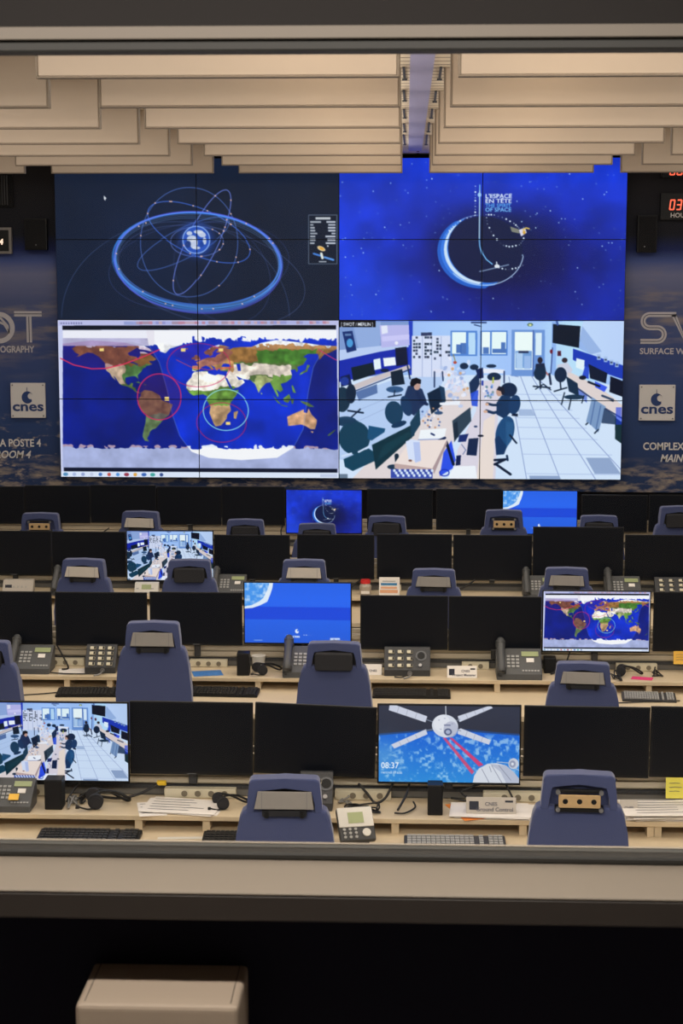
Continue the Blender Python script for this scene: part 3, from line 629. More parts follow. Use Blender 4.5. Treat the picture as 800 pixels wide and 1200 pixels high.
def camera_feed(W, H, label=True):
    p = Pic([(4.7, 14), (790.6, 16.5), (783.5, 454), (7, 452)], W, H, (160, 190, 238))
    FL = (212, 228, 252); DK = (28, 58, 88); TB = (226, 216, 218)
    X = np.linspace(0, 1, p.W)[None, :]; Yy = np.linspace(0, 1, p.H)[:, None]
    p.a *= (1 + .18 * np.exp(-((X - .83) / .12) ** 2) * (Yy < .5) + .08 * np.exp(-((X - .45) / .2) ** 2))[..., None]
    p.poly([(0, 10), (205, 10), (205, 150), (0, 200)], (134, 160, 212)); p.poly([(40, 14), (120, 14), (118, 84), (60, 100)], (160, 184, 230), .7)
    p.poly([(0, 96), (118, 84), (205, 80), (205, 92), (0, 128)], (190, 208, 244))
    p.poly([(0, 126), (118, 100), (205, 86), (205, 140), (90, 168), (0, 186)], (34, 56, 176))
    p.rect(198, 10, 209, 180, (46, 76, 196)); p.rect(0, 8, 800, 17, (70, 96, 200), .5)
    # floor
    p.poly([(0, 185), (90, 168), (205, 165), (600, 165), (800, 200), (800, 470), (0, 470)], FL)
    p.poly([(0, 230), (180, 170), (300, 170), (220, 330), (60, 400), (0, 400)], (176, 200, 240), .75)
    for a, b in (((500, 170), (478, 165)), ((474, 170), (525, 455)), ((505, 165), (618, 455)), ((535, 165), (716, 455)), ((560, 180), (784, 425))): p.line([a, b], 1.6, (110, 130, 185), .9)
    for y, x0, x1 in ((258, 490, 650), (281, 492, 670), (308, 500, 690), (340, 505, 720), (383, 515, 760), (438, 525, 785), (236, 488, 640), (218, 485, 620)): p.line([(x0, y), (x1, y + 2)], 1.3, (150, 170, 215), .8)
    p.poly([(688, 393), (753, 393), (785, 438), (713, 438)], (152, 172, 208)); p.poly([(500, 258), (538, 258), (548, 276), (503, 276)], (170, 190, 224)); p.poly([(532, 444), (615, 444), (620, 455), (534, 455)], (150, 170, 206))
    for a, b in (((40, 300), (190, 230)), ((60, 260), (170, 215))): p.line([a, b], 1.3, (140, 160, 205), .7)
    # back wall: cabinets, windows, door
    p.rect(207, 56, 318, 170, (216, 224, 248))
    for x in (236, 262, 288): p.line([(x, 58), (x, 170)], 1.4, (150, 165, 210))
    rnd = random.Random(3)
    for x0, y0, n in ((208, 58, 26), (240, 58, 20), (266, 62, 14), (298, 62, 6)):
        for i in range(n):
            x = x0 + rnd.choice([2, 9, 17]); y = y0 + rnd.randrange(7) * 9
            p.rect(x, y, x + 6, y + 6, rnd.choice([(30, 40, 60), (60, 70, 100), (40, 60, 80)]), .9)
    p.rect(232, 47, 262, 56, (60, 72, 110))
    p.rect(314, 42, 388, 112, (92, 140, 216)); p.rect(318, 46, 357, 106, (232, 248, 255)); p.rect(364, 48, 383, 108, (190, 222, 250)); p.rect(396, 42, 470, 111, (92, 140, 216)); p.rect(399, 46, 421, 107, (238, 250, 255)); p.rect(426, 46, 466, 107, (232, 248, 255))
    for x0, y0, x1, y1 in ((330, 80, 344, 104), (342, 76, 357, 106), (402, 88, 418, 106), (428, 92, 466, 104), (452, 74, 464, 92)): p.rect(x0, y0, x1, y1, (52, 96, 176), .8)
    p.rect(481, 40, 573, 168, (118, 156, 218)); p.rect(490, 46, 539, 150, (238, 250, 255)); p.rect(547, 48, 564, 110, (220, 238, 255)); p.rect(492, 98, 537, 146, (126, 166, 220)); p.rect(494, 102, 512, 148, (180, 208, 242)); p.rect(516, 112, 534, 148, (160, 190, 236)); p.rect(500, 98, 528, 104, (44, 60, 100)); p.line([(541, 42), (541, 168)], 3, (70, 100, 170))
    p.ell(532, 26, 8, 5, (100, 130, 110)); p.ell(532, 27, 4, 3, (225, 230, 170)); p.line([(372, 20), (410, 20)], 4, (50, 70, 120)); p.line([(380, 26), (396, 30)], 3, (40, 60, 110))
    p.line([(598, 14), (598, 160)], 12, (150, 184, 240)); p.line([(594, 90), (590, 160)], 3, (60, 80, 140)); p.ell(591, 100, 4, 6, (120, 40, 60)); p.rect(608, 98, 618, 112, (90, 40, 60))
    # right wall
    p.poly([(680, 14), (800, 14), (800, 140), (700, 108), (664, 60)], (196, 216, 250), .85); p.poly([(676, 30), (730, 100), (700, 108), (664, 90)], (150, 178, 226), .8)
    p.poly([(651, 92), (800, 142), (800, 180), (680, 140), (650, 122)], (38, 70, 186))
    for x, y in ((722, 116), (741, 122), (757, 130), (772, 136)): p.rect(x - 5, y - 8, x + 5, y + 7, (170, 195, 235), .9); p.rect(x - 3, y - 2, x + 3, y + 3, (50, 60, 90), .8)
    # televisions
    p.poly([(117, 27), (198, 26), (201, 82), (122, 89)], (188, 188, 238)); p.poly([(121, 29), (138, 27), (140, 48), (123, 52)], (228, 232, 252)); p.poly([(123, 58), (199, 52), (199, 66), (124, 72)], (206, 204, 248)); p.ell(164, 76, 5, 5, (235, 235, 252))
    p.poly([(595, 24), (671, 30), (667, 90), (594, 76)], (16, 34, 54)); p.line([(605, 14), (608, 26)], 6, (70, 100, 170))
    p.poly([(13, 45), (41, 42), (53, 96), (26, 103)], (34, 60, 120)); p.ell(34, 76, 9, 12, (86, 160, 220)); p.rect(20, 50, 38, 56, (150, 180, 220), .6)
    # left desk
    p.poly([(0, 210), (100, 170), (200, 136), (203, 146), (150, 166), (52, 205), (0, 228)], (206, 196, 200)); p.line([(48, 210), (205, 148)], 3, (40, 60, 110)); p.poly([(50, 212), (110, 190), (112, 215), (60, 235)], (40, 70, 130), .6)
    p.poly([(160, 90), (192, 86), (196, 136), (164, 140)], (22, 36, 66)); p.poly([(100, 122), (119, 118), (122, 147), (103, 151)], (232, 244, 255)); p.poly([(127, 118), (160, 115), (163, 137), (130, 141)], (240, 246, 255)); p.ell(132, 152, 12, 5, (24, 44, 76))
    p.poly([(38, 144), (98, 130), (106, 162), (44, 182)], (20, 44, 58)); p.poly([(8, 170), (34, 162), (40, 190), (10, 198)], (20, 40, 90)); p.ell(20, 182, 12, 12, (60, 90, 200), .6)
    p.poly([(148, 156), (180, 148), (188, 190), (152, 195)], (24, 46, 66)); p.ell(160, 205, 24, 9, (60, 96, 140)); p.line([(160, 208), (158, 222)], 3, (24, 44, 70)); p.line([(142, 226), (178, 220)], 4, (24, 44, 70)); p.line([(195, 140), (202, 175)], 4, (40, 56, 90))
    p.ell(14, 232, 22, 34, (34, 62, 84)); p.ell(38, 216, 14, 26, (28, 50, 74)); p.line([(30, 262), (72, 268)], 5, (24, 44, 70)); p.line([(40, 280), (64, 258)], 4, (24, 44, 70)); p.ell(24, 292, 30, 14, (44, 78, 110))
    # tables
    p.poly([(266, 148), (300, 150), (300, 158), (268, 158)], (222, 224, 244)); p.line([(270, 156), (270, 198)], 4, (40, 60, 100)); p.line([(292, 156), (294, 180)], 4, (40, 60, 100))
    p.poly([(385, 145), (462, 150), (462, 160), (386, 160)], (232, 236, 252)); p.line([(461, 155), (461, 186)], 4, (50, 66, 110))
    for x, y, a, b in ((352, 140, 12, 9), (380, 143, 12, 8), (425, 140, 14, 5), (433, 170, 19, 12)): p.ell(x, y, a, b, (32, 56, 86))
    p.poly([(36, 460), (98, 396), (230, 292), (292, 212), (352, 190), (386, 236), (350, 300), (322, 352), (290, 460)], TB)
    p.poly([(386, 182), (452, 178), (446, 232), (438, 460), (318, 460), (336, 370), (386, 262)], (220, 214, 228)); p.poly([(405, 290), (436, 270), (432, 455), (388, 455)], (236, 222, 214), .9)
    # flowers
    for i in range(90):
        x = rnd.gauss(330, 16); y = rnd.gauss(182, 26)
        p.ell(x, y, rnd.uniform(3, 7), rnd.uniform(3, 8), rnd.choice([(236, 238, 252), (214, 224, 248), (190, 206, 240), (160, 180, 226), (228, 220, 236)]), .85, rnd.uniform(0, 90), 10)
    for x, y in ((326, 130), (320, 148), (352, 205), (362, 202), (342, 160), (310, 165)): p.ell(x, y, 4, 4, (214, 170, 130), .9)
    p.ell(327, 130, 5, 4, (190, 80, 70)); p.line([(322, 108), (328, 128)], 2.5, (150, 140, 90))
    # screens between the tables
    p.poly([(250, 216), (288, 196), (300, 240), (262, 272)], (20, 48, 74)); p.poly([(283, 194), (298, 200), (302, 236), (292, 240)], (36, 70, 100)); p.poly([(366, 186), (392, 158), (396, 190), (372, 236)], (34, 60, 96)); p.poly([(384, 150), (402, 144), (404, 172), (392, 176)], (24, 48, 96)); p.ell(282, 268, 12, 5, (60, 90, 130))
    p.poly([(370, 216), (392, 206), (390, 250), (374, 248)], (52, 90, 220), .9); p.rect(398, 180, 404, 194, (40, 70, 170)); p.line([(431, 172), (430, 186)], 4, (190, 200, 90))
    p.poly([(320, 290), (370, 252), (373, 290), (340, 330), (326, 350)], (58, 78, 96)); p.poly([(322, 300), (334, 290), (338, 335), (326, 345)], (36, 56, 74)); p.poly([(340, 330), (366, 326), (358, 348), (336, 350)], (36, 58, 120)); p.poly([(332, 388), (345, 386), (343, 414), (330, 416)], (20, 40, 90))
    p.poly([(296, 380), (318, 345), (330, 400), (322, 424), (286, 446)], (58, 92, 232)); p.line([(304, 350), (324, 412)], 8, (20, 36, 66)); p.arc(299, 436, 13, 9, 3, (30, 60, 190))
    p.poly([(366, 340), (393, 338), (388, 388), (360, 386)], (30, 52, 88)); p.poly([(325, 418), (385, 416), (390, 452), (308, 452)], (238, 242, 255)); p.line([(346, 356), (358, 372), (350, 384)], 2, (90, 110, 160)); p.ell(398, 332, 7, 3, (20, 34, 60)); p.ell(385, 306, 5, 3, (60, 80, 120))
    p.poly([(232, 316), (304, 311), (298, 341), (226, 343)], (240, 244, 255)); p.line([(226, 343), (298, 341)], 2, (120, 140, 200)); p.line([(262, 326), (270, 330)], 5, (40, 60, 110)); p.line([(260, 356), (300, 338)], 7, (24, 46, 92)); p.poly([(284, 240), (342, 234), (340, 246), (286, 246)], (236, 240, 252))
    for i in range(26): x, y = rnd.uniform(235, 290), rnd.uniform(255, 310); p.ell(x, y, 3, 3, rnd.choice([(60, 90, 150), (200, 150, 120), (240, 240, 250), (90, 120, 180), (180, 190, 226)]), .9, n=8)
    for i in range(20): x, y = rnd.uniform(402, 432), rnd.uniform(190, 232); p.ell(x, y, 3.5, 4, rnd.choice([(90, 130, 200), (240, 240, 250), (150, 180, 230), (120, 150, 160)]), .9, n=8)
    # people
    p.poly([(196, 196), (212, 192), (236, 204), (250, 240), (236, 250), (214, 276), (192, 262), (186, 226)], (40, 62, 100)); p.line([(222, 214), (236, 240), (250, 244)], 8, (34, 54, 92)); p.ell(222, 196, 9, 11, (196, 160, 150), 1, 15); p.poly([(202, 188), (206, 176), (220, 172), (233, 178), (232, 190), (222, 188), (212, 196), (204, 196)], (24, 26, 40))
    p.ell(474, 206, 23, 20, (26, 52, 84)); p.poly([(440, 240), (454, 222), (478, 222), (484, 262), (462, 284), (440, 272)], (34, 66, 104)); p.line([(454, 262), (432, 268), (412, 262)], 8, (34, 64, 100)); p.line([(452, 246), (430, 246), (414, 242)], 7, (32, 60, 94)); p.ell(410, 264, 6, 4, (214, 176, 156)); p.ell(414, 244, 5, 4, (214, 176, 156)); p.ell(448, 212, 9, 12, (196, 160, 146)); p.poly([(440, 206), (446, 196), (460, 198), (464, 214), (456, 222), (452, 210)], (36, 40, 60)); p.ell(490, 246, 16, 26, (36, 72, 114), 1, 12); p.line([(486, 272), (498, 272)], 4, (20, 40, 70))
    # chairs in front
    p.ell(192, 250, 14, 28, (38, 70, 108), 1, -20); p.ell(158, 268, 25, 33, (34, 74, 104), 1, -8); p.ell(172, 300, 22, 8, (30, 66, 100), 1, -18)
    p.ell(48, 338, 44, 47, (30, 74, 98)); p.poly([(88, 304), (134, 312), (132, 322), (96, 346), (84, 340)], (36, 90, 130)); p.poly([(18, 398), (88, 368), (112, 384), (104, 404), (44, 432), (22, 420)], (30, 78, 102)); p.line([(14, 390), (40, 382)], 5, (210, 225, 250)); p.line([(60, 378), (90, 362)], 5, (210, 225, 250)); p.poly([(4, 285), (60, 290), (40, 300), (4, 300)], (36, 70, 100)); p.rect(0, 440, 30, 460, (50, 70, 90), .6)
    p.poly([(97, 358), (205, 303), (216, 330), (108, 428)], (24, 62, 76)); p.poly([(203, 295), (229, 256), (232, 300), (207, 340)], (36, 74, 98)); p.poly([(128, 360), (200, 320), (206, 330), (112, 404)], (34, 78, 92), .6); p.line([(166, 388), (168, 408)], 12, (24, 50, 70)); p.ell(156, 420, 16, 7, (40, 66, 90))
    # table end, cups, printer
    p.poly([(160, 410), (203, 348), (306, 342), (266, 424)], (238, 224, 220)); p.poly([(160, 410), (266, 424), (266, 440), (160, 424)], (196, 172, 170)); p.poly([(266, 424), (306, 342), (306, 354), (270, 440)], (176, 156, 160))
    p.poly([(191, 348), (206, 342), (230, 346), (234, 402), (220, 408), (212, 400), (200, 404)], (216, 226, 250)); p.poly([(212, 350), (230, 350), (234, 402), (218, 408)], (186, 200, 240)); p.ell(204, 402, 5, 3, (130, 90, 80))
    p.rect(150, 426, 266, 452, (40, 66, 170), .85)
    for i in range(22): p.ell(160 + i * 5, 430 + (i % 3) * 7, 4, 4.5, (226, 238, 255), .95, n=8)
    # large chair on the right
    p.ell(464, 322, 25, 46, (40, 86, 132), 1, 14); p.poly([(436, 340), (446, 330), (470, 362), (462, 384), (440, 386)], (30, 66, 108)); p.poly([(466, 290), (488, 296), (484, 340), (468, 368)], (56, 104, 150), .7); p.line([(436, 400), (466, 398), (436, 412)], 7, (22, 40, 66)); p.line([(440, 412), (480, 440)], 7, (22, 40, 66)); p.line([(470, 388), (472, 400)], 6, (30, 56, 90)); p.line([(478, 330), (496, 352)], 5, (22, 42, 70)); p.line([(484, 274), (498, 276)], 4, (22, 40, 66))
    # far group and right hand desk
    p.ell(560, 124, 7, 9, (50, 44, 56)); p.poly([(548, 134), (572, 132), (578, 160), (560, 168), (546, 160)], (36, 50, 78)); p.line([(572, 152), (582, 164)], 5, (190, 130, 130)); p.ell(560, 160, 17, 20, (30, 56, 82)); p.line([(560, 180), (562, 202)], 4, (20, 40, 64)); p.line([(542, 196), (588, 200)], 4, (20, 40, 64)); p.line([(548, 204), (570, 190), (590, 206)], 3, (20, 40, 64)); p.line([(586, 162), (590, 190)], 6, (34, 50, 80))
    p.ell(628, 124, 8, 7, (60, 50, 60)); p.poly([(608, 136), (636, 130), (650, 150), (640, 172), (606, 168)], (206, 210, 228)); p.ell(617, 164, 17, 21, (28, 52, 80)); p.line([(616, 184), (618, 204)], 4, (20, 40, 64)); p.line([(600, 210), (634, 200)], 4, (20, 40, 64))
    p.poly([(636, 158), (650, 160), (720, 196), (790, 248), (790, 280), (735, 250), (690, 216), (640, 182)], (224, 212, 212)); p.poly([(640, 184), (690, 218), (690, 240), (650, 210)], (50, 80, 190), .6); p.line([(640, 184), (735, 252), (786, 282)], 4, (60, 72, 110))
    p.poly([(632, 168), (664, 188), (668, 224), (640, 210)], (30, 58, 84)); p.ell(655, 226, 28, 7, (36, 66, 92)); p.line([(628, 214), (620, 244)], 3.5, (20, 40, 64)); p.line([(646, 230), (640, 258)], 3.5, (20, 40, 64)); p.line([(682, 222), (676, 240)], 3, (20, 40, 64))
    p.poly([(704, 226), (742, 250), (722, 322), (700, 300), (688, 292)], (132, 160, 200)); p.line([(712, 236), (700, 300)], 3, (90, 120, 170)); p.line([(728, 248), (716, 312)], 3, (90, 120, 170)); p.poly([(738, 254), (772, 278), (770, 300), (730, 296)], (34, 56, 90), .8); p.line([(692, 296), (688, 300)], 4, (20, 40, 64)); p.line([(722, 314), (712, 324)], 4, (20, 40, 64))
    p.poly([(660, 118), (683, 124), (681, 152), (659, 144)], (228, 242, 255)); p.poly([(694, 134), (746, 160), (742, 188), (698, 174)], (20, 36, 62)); p.poly([(754, 168), (790, 182), (790, 226), (752, 212)], (16, 30, 54)); p.poly([(684, 140), (696, 146), (694, 176), (676, 168)], (56, 90, 210)); p.poly([(712, 182), (746, 198), (738, 212), (712, 198)], (70, 100, 236)); p.ell(678, 172, 10, 6, (20, 34, 60)); p.line([(694, 184), (724, 196)], 6, (20, 34, 60)); p.line([(732, 222), (762, 234)], 6, (60, 80, 110)); p.poly([(768, 280), (790, 296), (790, 356), (768, 340)], (30, 60, 70)); p.rect(770, 252, 786, 300, (40, 70, 220), .6)
    # ceiling seam of light
    if label:
        p.rect(5, 14, 106, 32, (8, 12, 24)); p.text('[ SWOT / MERLIN ]', 9, 28.5, 9, (238, 242, 250), 1, .82, bold=.03)
    return p.out()

PW, PH = 560, 316
PIC = {'orbit': orbit_screen(PW, PH), 'moon': moon_screen(PW, PH), 'map': world_map(PW, PH), 'feed': np.clip(camera_feed(PW, PH) * 1.10 - 20, 0, 255), 'slide': slide_screen(300, 170), 'craft': spacecraft_screen(380, 214)}
# ------------------------------------------------------------------ room shell
XL, XR, YB, YF = -6.2, 5.8, 15.62, 2.62       # control room walls; YF = window wall, room side
GZ = 1.55                                      # gallery floor
def sbox(name, x0, x1, y0, y1, z0, z1, m, bev=0):
    bm = B(); box(bm, x0, x1, y0, y1, z0, z1, bev=bev); return struct(obj(name, bm, m))
sbox('floor', XL - .1, XR + .1, YF - .02, YB + .1, -.1, 0, M['floor'])
sbox('wall_left', XL - .1, XL, YF, YB, 0, ROOM_Z + .06, M['wallbeige'])
sbox('wall_right', XR, XR + .1, YF, YB, 0, ROOM_Z + .06, M['wallbeige'])
sbox('wall_back', XL - .1, XR + .1, YB, YB + .1, 0, ROOM_Z + .06, M['wallblack'])

def ceiling_material():
    m = bpy.data.materials.new('perforated ceiling tiles'); m.use_nodes = True; nt = m.node_tree; b = nt.nodes['Principled BSDF']
    b.inputs['Roughness'].default_value = .8
    tc = nt.nodes.new('ShaderNodeTexCoord'); mp = nt.nodes.new('ShaderNodeMapping'); mp.inputs['Rotation'].default_value = (0, 0, 0)
    br = nt.nodes.new('ShaderNodeTexBrick'); nt.links.new(tc.outputs['Object'], mp.inputs[0]); nt.links.new(mp.outputs[0], br.inputs['Vector'])
    br.inputs['Scale'].default_value = 1; br.inputs['Brick Width'].default_value = .8; br.inputs['Row Height'].default_value = .15
    br.inputs['Mortar Size'].default_value = .012; br.offset = .5
    br.inputs['Color1'].default_value = lin((246, 232, 210)) + (1,); br.inputs['Color2'].default_value = lin((240, 224, 200)) + (1,); br.inputs['Mortar'].default_value = lin((120, 100, 78)) + (1,)
    nt.links.new(br.outputs['Color'], b.inputs['Base Color']); return m
CEIL = ceiling_material()
sbox('ceiling', XL - .1, XR + .1, YF, YB + .1, ROOM_Z, ROOM_Z + .1, CEIL)
# violet-grey strip that runs along the ceiling towards the screens, and the dark slots of the ceiling beside it
bm = B()
a, b_ = at(481, 65, 8), at(509, 65, 8)
def zx(px, py):
    p = atz(px, py, ROOM_Z - .006); return p
q = [zx(480.5, 66), zx(509.5, 66), zx(494, 176.5), zx(478.5, 176.5)]
ext = [q[0] + (q[0] - q[3]) * .4, q[1] + (q[1] - q[2]) * .4, q[2], q[3]]
prism(bm, [(v.x, v.y) for v in ext], ROOM_Z - .008, ROOM_Z - .001, 'z')
struct(obj('trim_1', bm, M['lilac']))
bm = B()
for xa, ya, yb in ((474, 79, 94), (474, 106, 119), (474, 128, 139), (474, 145, 155), (474, 158, 170), (515, 79, 94), (509.5, 107, 120), (505.5, 128, 139), (502, 144, 155), (499.5, 158, 170)):
    p0, p1 = atz(xa, ya, ROOM_Z - .004), atz(xa if xa < 480 else xa - .4, yb, ROOM_Z - .004)
    x = p1.x; box(bm, x - .006, x + .006, p1.y + 0 if p1.y < p0.y else p0.y, max(p0.y, p1.y), ROOM_Z - .005, ROOM_Z - .001)
    box(bm, x - .012, x + .012, max(p0.y, p1.y) - .05, max(p0.y, p1.y), ROOM_Z - .006, ROOM_Z - .001)
struct(obj('trim_2', bm, M['darkstrip']))

# acoustic baffles hung from the ceiling in seven rows
SPANS = [(90, 0, [(-430, -65), (42, 467.3), (537, 1005)]), (124, 1, [(-330, 57.2), (116.3, 468.6), (527.3, 915), (980, 1300)]), (149, 2, [(-255, 117.3), (169, 469.4), (519.6, 832), (885, 1200)]),
         (168, 3, [(-190, 163), (207.5, 470), (513.2, 778.6), (829, 1120)]), (182, 4, [(-120, 198.5), (238.5, 470.4), (509, 744), (786, 1040)]), (193, 5, [(-250, -17), (17.6, 225), (259.5, 470.8), (505.6, 717.5), (752, 980)]),
         (203.3, 6, [(-220, 29), (60, 250), (279.5, 471.3), (502.8, 695.5), (727, 930)])]
ROWN = ['nearest', 'second', 'third', 'fourth', 'fifth', 'sixth', 'farthest']
bi = 0
for yy, k, sp in SPANS:
    Y = BAFFLE_Y[k]
    for (xa, xb) in sp:
        zb = 3.796
        pa, pb = at(xa, yy, Y), at(xb, yy, Y)
        if pb.x < XL or pa.x > XR - .1: continue
        x0, x1 = max(pa.x, XL + .02), min(pb.x, XR - .02)
        px0, px1 = max(xa, 0), min(xb, 800)
        t = thing('ceiling_baffle', '', 'acoustic baffle', ((x0 + x1) / 2, Y, zb), 0, 'beige acoustic baffles hung across the ceiling')
        h = (x1 - x0) / 2
        bm = B(); box(bm, -h + .006, h - .006, 0, .04, .006, ROOM_Z - zb - .001, bev=.003, seg=1); obj('felt_board', bm, M['baffle'], t)
        bm = B(); box(bm, -h, h, -.003, .043, 0, .006, bev=.001, seg=1); box(bm, -h, -h + .006, -.003, .043, .006, ROOM_Z - zb - .001); box(bm, h - .006, h, -.003, .043, .006, ROOM_Z - zb - .001)
        obj('edge_frame', bm, M['baffle_edge'], t)
        if px1 <= 0 or px0 >= 800: where = 'beyond the left edge of the view' if px1 <= 0 else 'beyond the right edge of the view'
        elif xb < 300 and xa <= 30 and not (k == 6 and xa > 30): where = 'reaching in from the left edge'
        elif k == 6 and xa > 30 and xb < 300: where = 'over the left half of the orbit picture'
        elif xb < 480: where = 'ending at the left side of the central ceiling gap'
        elif xa < 540: where = 'starting at the right side of the central ceiling gap'
        else: where = 'reaching out past the right edge'
        t['label'] = f'beige ceiling baffle, {ROWN[k]} row, {where}'

# ------------------------------------------------------------------ printed mural on the back wall
def mural_material():
    m = bpy.data.materials.new('printed earth horizon mural'); m.use_nodes = True; nt = m.node_tree; b = nt.nodes['Principled BSDF']
    N = nt.nodes.new; L = nt.links.new
    b.inputs['Roughness'].default_value = .65; b.inputs['Specular IOR Level'].default_value = .25
    tc = N('ShaderNodeTexCoord'); sx = N('ShaderNodeSeparateXYZ'); L(tc.outputs['Object'], sx.inputs[0])
    mr = N('ShaderNodeMapRange'); mr.inputs['From Min'].default_value = 1.18; mr.inputs['From Max'].default_value = 4.0; L(sx.outputs['Z'], mr.inputs['Value'])
    cr = N('ShaderNodeValToRGB'); L(mr.outputs[0], cr.inputs[0]); e = cr.color_ramp.elements
    stops = [(0, (38, 58, 98)), (.2, (46, 70, 120)), (.42, (60, 78, 130)), (.58, (84, 94, 136)), (.66, (118, 122, 156)), (.70, (76, 92, 150)), (.735, (24, 38, 92)), (.78, (20, 22, 34)), (1, (34, 31, 33))]
    e[0].position, e[0].color = stops[0][0], lin(stops[0][1]) + (1,); e[1].position, e[1].color = stops[-1][0], lin(stops[-1][1]) + (1,)
    for p_, c in stops[1:-1]:
        n = e.new(p_); n.color = lin(c) + (1,)
    def cloud(scale, zs, det, lo, hi):
        mp = N('ShaderNodeMapping'); mp.inputs['Scale'].default_value = (1, 1, zs); L(tc.outputs['Object'], mp.inputs[0])
        n = N('ShaderNodeTexNoise'); n.inputs['Scale'].default_value = scale; n.inputs['Detail'].default_value = det; n.inputs['Roughness'].default_value = .62; L(mp.outputs[0], n.inputs['Vector'])
        r = N('ShaderNodeMapRange'); r.inputs['From Min'].default_value = lo; r.inputs['From Max'].default_value = hi; L(n.outputs['Fac'], r.inputs['Value']); return r.outputs[0]
    def band(z0, z1, z2, z3):
        cr2 = N('ShaderNodeFloatCurve') if False else None
        a = N('ShaderNodeMapRange'); a.inputs['From Min'].default_value = z0; a.inputs['From Max'].default_value = z1; L(sx.outputs['Z'], a.inputs['Value'])
        c = N('ShaderNodeMapRange'); c.inputs['From Min'].default_value = z3; c.inputs['From Max'].default_value = z2; L(sx.outputs['Z'], c.inputs['Value'])
        mu = N('ShaderNodeMath'); mu.operation = 'MULTIPLY'; L(a.outputs[0], mu.inputs[0]); L(c.outputs[0], mu.inputs[1]); return mu.outputs[0]
    def mul(x, y):
        mu = N('ShaderNodeMath'); mu.operation = 'MULTIPLY'; L(x, mu.inputs[0])
        if isinstance(y, float): mu.inputs[1].default_value = y
        else: L(y, mu.inputs[1])
        return mu.outputs[0]
    def mix(fac, c0, col):
        mx = N('ShaderNodeMix'); mx.data_type = 'RGBA'; L(fac, mx.inputs[0]); L(c0, mx.inputs[6]); mx.inputs[7].default_value = lin(col) + (1,); return mx.outputs[2]
    c = mix(mul(mul(cloud(1.6, 5, 5, .48, .66), band(2.1, 2.5, 2.95, 3.15)), .75), cr.outputs[0], (150, 138, 134))
    # patchy low clouds, lower on the right than on the left
    lf = N('ShaderNodeMapRange'); lf.inputs['From Min'].default_value = 1.2; lf.inputs['From Max'].default_value = -1.5; L(sx.outputs['X'], lf.inputs['Value'])
    c = mix(mul(mul(mul(cloud(7, 2.4, 6, .55, .66), band(1.1, 1.2, 1.6, 1.86)), lf.outputs[0]), .85), c, (196, 178, 160))
    c = mix(mul(mul(cloud(5, 3.2, 6, .46, .62), band(1.1, 1.18, 1.3, 1.48)), .85), c, (176, 160, 142))
    L(c, b.inputs['Base Color']); return m
MURAL_Y = 15.57
pl, pr = at(0, 569, MURAL_Y), at(800, 581, MURAL_Y)
bm = B(); prism(bm, [(XL + .01, pl.z + (pl.z - pr.z) * 0), (XR - .01, pl.z - .04), (XR - .01, 4.0), (XL + .01, 4.0)], MURAL_Y, YB - .004, 'y')
mural = tag(obj('wall_mural', bm, mural_material()), 'dark blue printed mural of an earth horizon covering the wall behind the big screens', 'mural')
MF = MURAL_Y - .004
def wall_pt(px, py): return at(px, py, MF)
def stroke_letter(name, paths, wd, parent):
    bm = B()
    for pts, cl in paths:
        ribbon(bm, pts, wd, 0, 0, cl)
    n = len(bm.faces)
    for pts, cl in paths: ribbon(bm, pts, wd * .16, 1, -.003, cl)
    o = obj(name, bm, [M['mural_letter'], M['mural_line']], parent); return o
def arcp(cx, cz, rx, rz, a0, a1, n=16): return [(cx + rx * math.cos(R(a0 + (a1 - a0) * k / n)), cz + rz * math.sin(R(a0 + (a1 - a0) * k / n))) for k in range(n + 1)]
U = 15.57 / 2108 * 1.015           # metres per photo pixel on the mural
# left sign: O T
o0 = wall_pt(3, 384)
sg = thing('mission_sign', 'large grey letters O and T above TOPOGRAPHY, left part of the mural', 'sign', (o0.x, MF, o0.z))
def zz(dx, dy): return (dx * U, -dy * U)
bm = B(); ribbon(bm, [(x, z) for x, z in arcp(-4 * U, 0, 15.5 * U, 15.5 * U, 0, 360, 40)][:-1], 5.5 * U, 0, 0, True)
ribbon(bm, [zz(-20, -7), zz(-12, -12), zz(-2, -11), zz(6, -2), zz(8, 6), zz(2, -4), zz(-8, -8)], 2.6 * U, 0, -.001)
obj('letter', bm, M['mural_letter'], sg)
stroke_letter('letter', [([zz(14, -16), zz(46, -16)], False), ([zz(31, -13), zz(31, 17)], False)], 6.2 * U, sg)
lettering('TOPOGRAPHY', 10.6 * U, M['mural_letter'], sg, (zz(-20, 27.5)[0], 0, zz(0, 28.5)[1]), bold=.002, sx=.80)
# right sign: S W
o1 = wall_pt(768, 384)
sg2 = thing('mission_sign', 'large grey letters S and W above SURFACE WATER, right of the screens', 'sign', (o1.x, MF, o1.z), group=None)
spath = [zz(23, -15), zz(-7, -15)] + arcp(-7 * U, 7.5 * U, 7.5 * U, 7.5 * U, 90, 270, 10) + [zz(2, 0)] + arcp(2 * U, -7.8 * U, 8 * U, 7.8 * U, 90, -90, 10) + [zz(-17, 15.6)]
stroke_letter('letter', [(spath, False)], 5.6 * U, sg2)
stroke_letter('letter', [([zz(20, -15), zz(34, 15), zz(46, -15), zz(58, 15), zz(72, -15)], False)], 5.4 * U, sg2)
lettering('SURFACE WATER', 9.6 * U, M['mural_letter'], sg2, (zz(-17.5, 0)[0], 0, zz(0, 30)[1]), bold=.0015, sx=.98)
def wall_text(lines, label, left):
    p = wall_pt(*lines[0][1:3]); t = thing('wall_lettering', label, 'lettering', (p.x, MF, p.z))
    for s_, px, py, sz, sh, k in lines:
        q_ = wall_pt(px, py); lettering(s_, sz * U, M['plaque'], t, (q_.x - p.x, 0, q_.z - p.z), bold=.002, shear=sh, sx=k)
